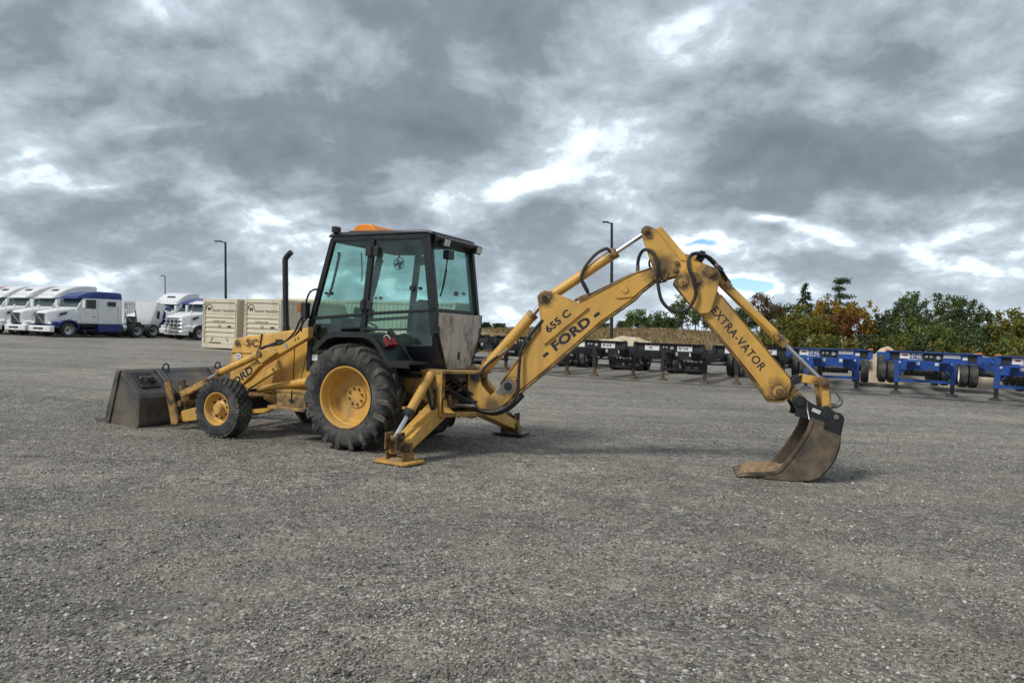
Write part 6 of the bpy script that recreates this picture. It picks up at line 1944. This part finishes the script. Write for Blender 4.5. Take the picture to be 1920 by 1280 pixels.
GR = 'trees along the edge of the field'
TREES = [
    # u, top, base, width, distance, kind, label, options
    (1195, 582, 622, 44, 92, 'green', 'rounded green tree, leftmost of the clump behind the dipper', {'leaf': 0.2}),
    (1216, 597, 622, 40, 96, 'dark', 'low dark green tree just right of the leftmost rounded one', {'leaf': 0.2}),
    (1236, 585, 622, 40, 90, 'green', 'green tree left of the hose loop', {'leaf': 0.2}),
    (1257, 598, 622, 40, 90, 'dark', 'low bushy dark tree below the hose loop', {'leaf': 0.2}),
    (1278, 556, 622, 46, 92, 'green', 'tallest green tree of the clump, seen through the hose loop', {'leaf': 0.22}),
    (1304, 568, 622, 52, 95, 'green', 'green tree just left of the dipper', {'leaf': 0.22}),
    (1336, 580, 626, 50, 90, 'dark', 'dark green tree half hidden by the dipper', {}),
    (1169, 603, 622, 30, 98, 'dark', 'small dark tree beside the lamp post', {'leaf': 0.2}),
    (1126, 611, 622, 26, 98, 'dark', 'very low dark bush left of the lamp post', {'leaf': 0.2}),
    (1396, 578, 640, 50, 84, 'dark', 'thin dark tree right of the dipper', {}),
    (1430, 553, 645, 60, 86, 'brown', 'brownish tree beside the bucket cylinder', {'gaps': 0.7}),
    (1455, 575, 648, 60, 92, 'dark', 'dark tree behind the brownish one', {}),
    (1480, 566, 650, 56, 90, 'dark', 'dark green tree left of the pointed conifer', {}),
    (1509, 535, 650, 44, 94, 'conifer', 'pointed dark conifer rising out of the autumn trees', {'shape': 'conifer'}),
    (1574, 521, 650, 66, 96, 'conifer', 'tall ragged pine above the orange trees', {'shape': 'pine'}),
    (1492, 590, 650, 66, 80, 'olive', 'olive tree at the left of the autumn clump', {}),
    (1530, 562, 650, 72, 84, 'olive', 'yellow-green tree in the autumn clump', {}),
    (1562, 562, 650, 64, 82, 'gold', 'golden tree in the middle of the autumn clump', {}),
    (1610, 568, 650, 66, 84, 'gold', 'orange-gold tree at the right of the autumn clump', {}),
    (1582, 585, 652, 60, 78, 'rust', 'reddish tree in front of the golden ones', {'low': 0.3}),
    (1545, 595, 652, 60, 78, 'olive', 'dull olive tree in front of the yellow-green one', {}),
    (1640, 592, 656, 50, 84, 'dark', 'dark green tree right of the orange one', {}),
    (1662, 588, 656, 50, 88, 'green', 'loose green tree before the big grey-green clump', {}),
    (1692, 566, 658, 70, 74, 'dark', 'dark tree at the left of the big grey-green clump', {}),
    (1712, 553, 658, 60, 78, 'green', 'tall open tree, highest on the left of the big clump', {}),
    (1748, 556, 658, 72, 76, 'dark', 'dense dark tree in the middle of the big clump', {}),
    (1785, 552, 658, 60, 78, 'green', 'tall tree right of the middle of the big clump', {}),
    (1812, 560, 660, 48, 74, 'dark', 'slender tree at the right end of the big clump', {}),
    (1730, 600, 660, 90, 70, 'green', 'broad low tree in front of the big clump', {'low': 0.1}),
    (1795, 605, 660, 76, 70, 'dark', 'broad low dark tree at the right front of the big clump', {'low': 0.1}),
    (1846, 578, 660, 42, 76, 'dark', 'narrow dark tree standing apart before the right edge', {}),
    (1893, 580, 664, 64, 70, 'olive', 'olive and rust tree at the right edge', {}),
    (1925, 592, 668, 56, 66, 'olive', 'olive tree cut by the right edge', {}),
    (1868, 612, 664, 44, 72, 'dark', 'low dark tree before the white building', {}),
    (911, 606, 616, 16, 92, 'conifer', 'small lone conifer on the bank beside the cab', {'shape': 'conifer', 'leaf': 0.25}),
    (936, 609, 616, 14, 94, 'dark', 'small round bush on the bank right of the lone conifer', {'leaf': 0.25}),
]
for (u, yt, yb, wp_, Y, kind, lab, kw) in TREES:
    n = int(1000 + wp_ * 30)
    tree_px(u, yt, yb, wp_, Y, kind, lab, n_leaf=n, group=GR, **kw)
k = 0
for u in range(1440, 1930, 26):
    kind = ('olive', 'green', 'olive', 'dark')[k % 4]
    Y = 66 - 0.012 * (u - 1440) + 3 * math.sin(u)
    tree_px(u + 6 * math.sin(u * 1.7), 634 + 11 * math.sin(u * 0.37) + 5 * math.sin(u * 1.3), 660, 34 + 14 * math.sin(u * 0.9), Y, kind, 'low %s shrub at the foot of the trees, %s from the dipper' % ({'olive': 'yellowish', 'green': 'green', 'dark': 'dark green'}[kind], ('first second third fourth fifth sixth seventh eighth ninth tenth eleventh twelfth thirteenth fourteenth fifteenth sixteenth seventeenth eighteenth nineteenth twentieth'.split())[k]), n_leaf=700, group='shrubs at the foot of the trees', name='shrub', low=0.05, leaf=0.26)
    k += 1

# ------------------------------------------------------------------ far white building glimpsed between the trees
bX, bY = 78.0, 118.0
b0 = empty('warehouse', Matrix.Translation((bX, bY, gzf(bX, bY) - 0.5)) @ Matrix.Rotation(R(-25), 4, 'Z'))
tag(b0, 'white warehouse glimpsed between the trees at the far right', 'building')
MB().box((0, 0, 2.3), (22, 9, 4.6)).build('wall', M_bldg, b0, None, 0.03)
MB().prism([(-11.2, 4.6), (11.2, 4.6), (11.2, 4.9), (-11.2, 4.9)], -4.7, 4.7).build('roof', M_cgry, b0)
for i in range(5):
    MB().box((-8.5 + 4.2 * i, -4.52, 2.9), (2.0, 0.08, 1.1)).build('window', M_dgl, b0)
MB().box((8.9, -4.52, 1.3), (1.4, 0.08, 2.2)).build('door', M_dgl, b0)
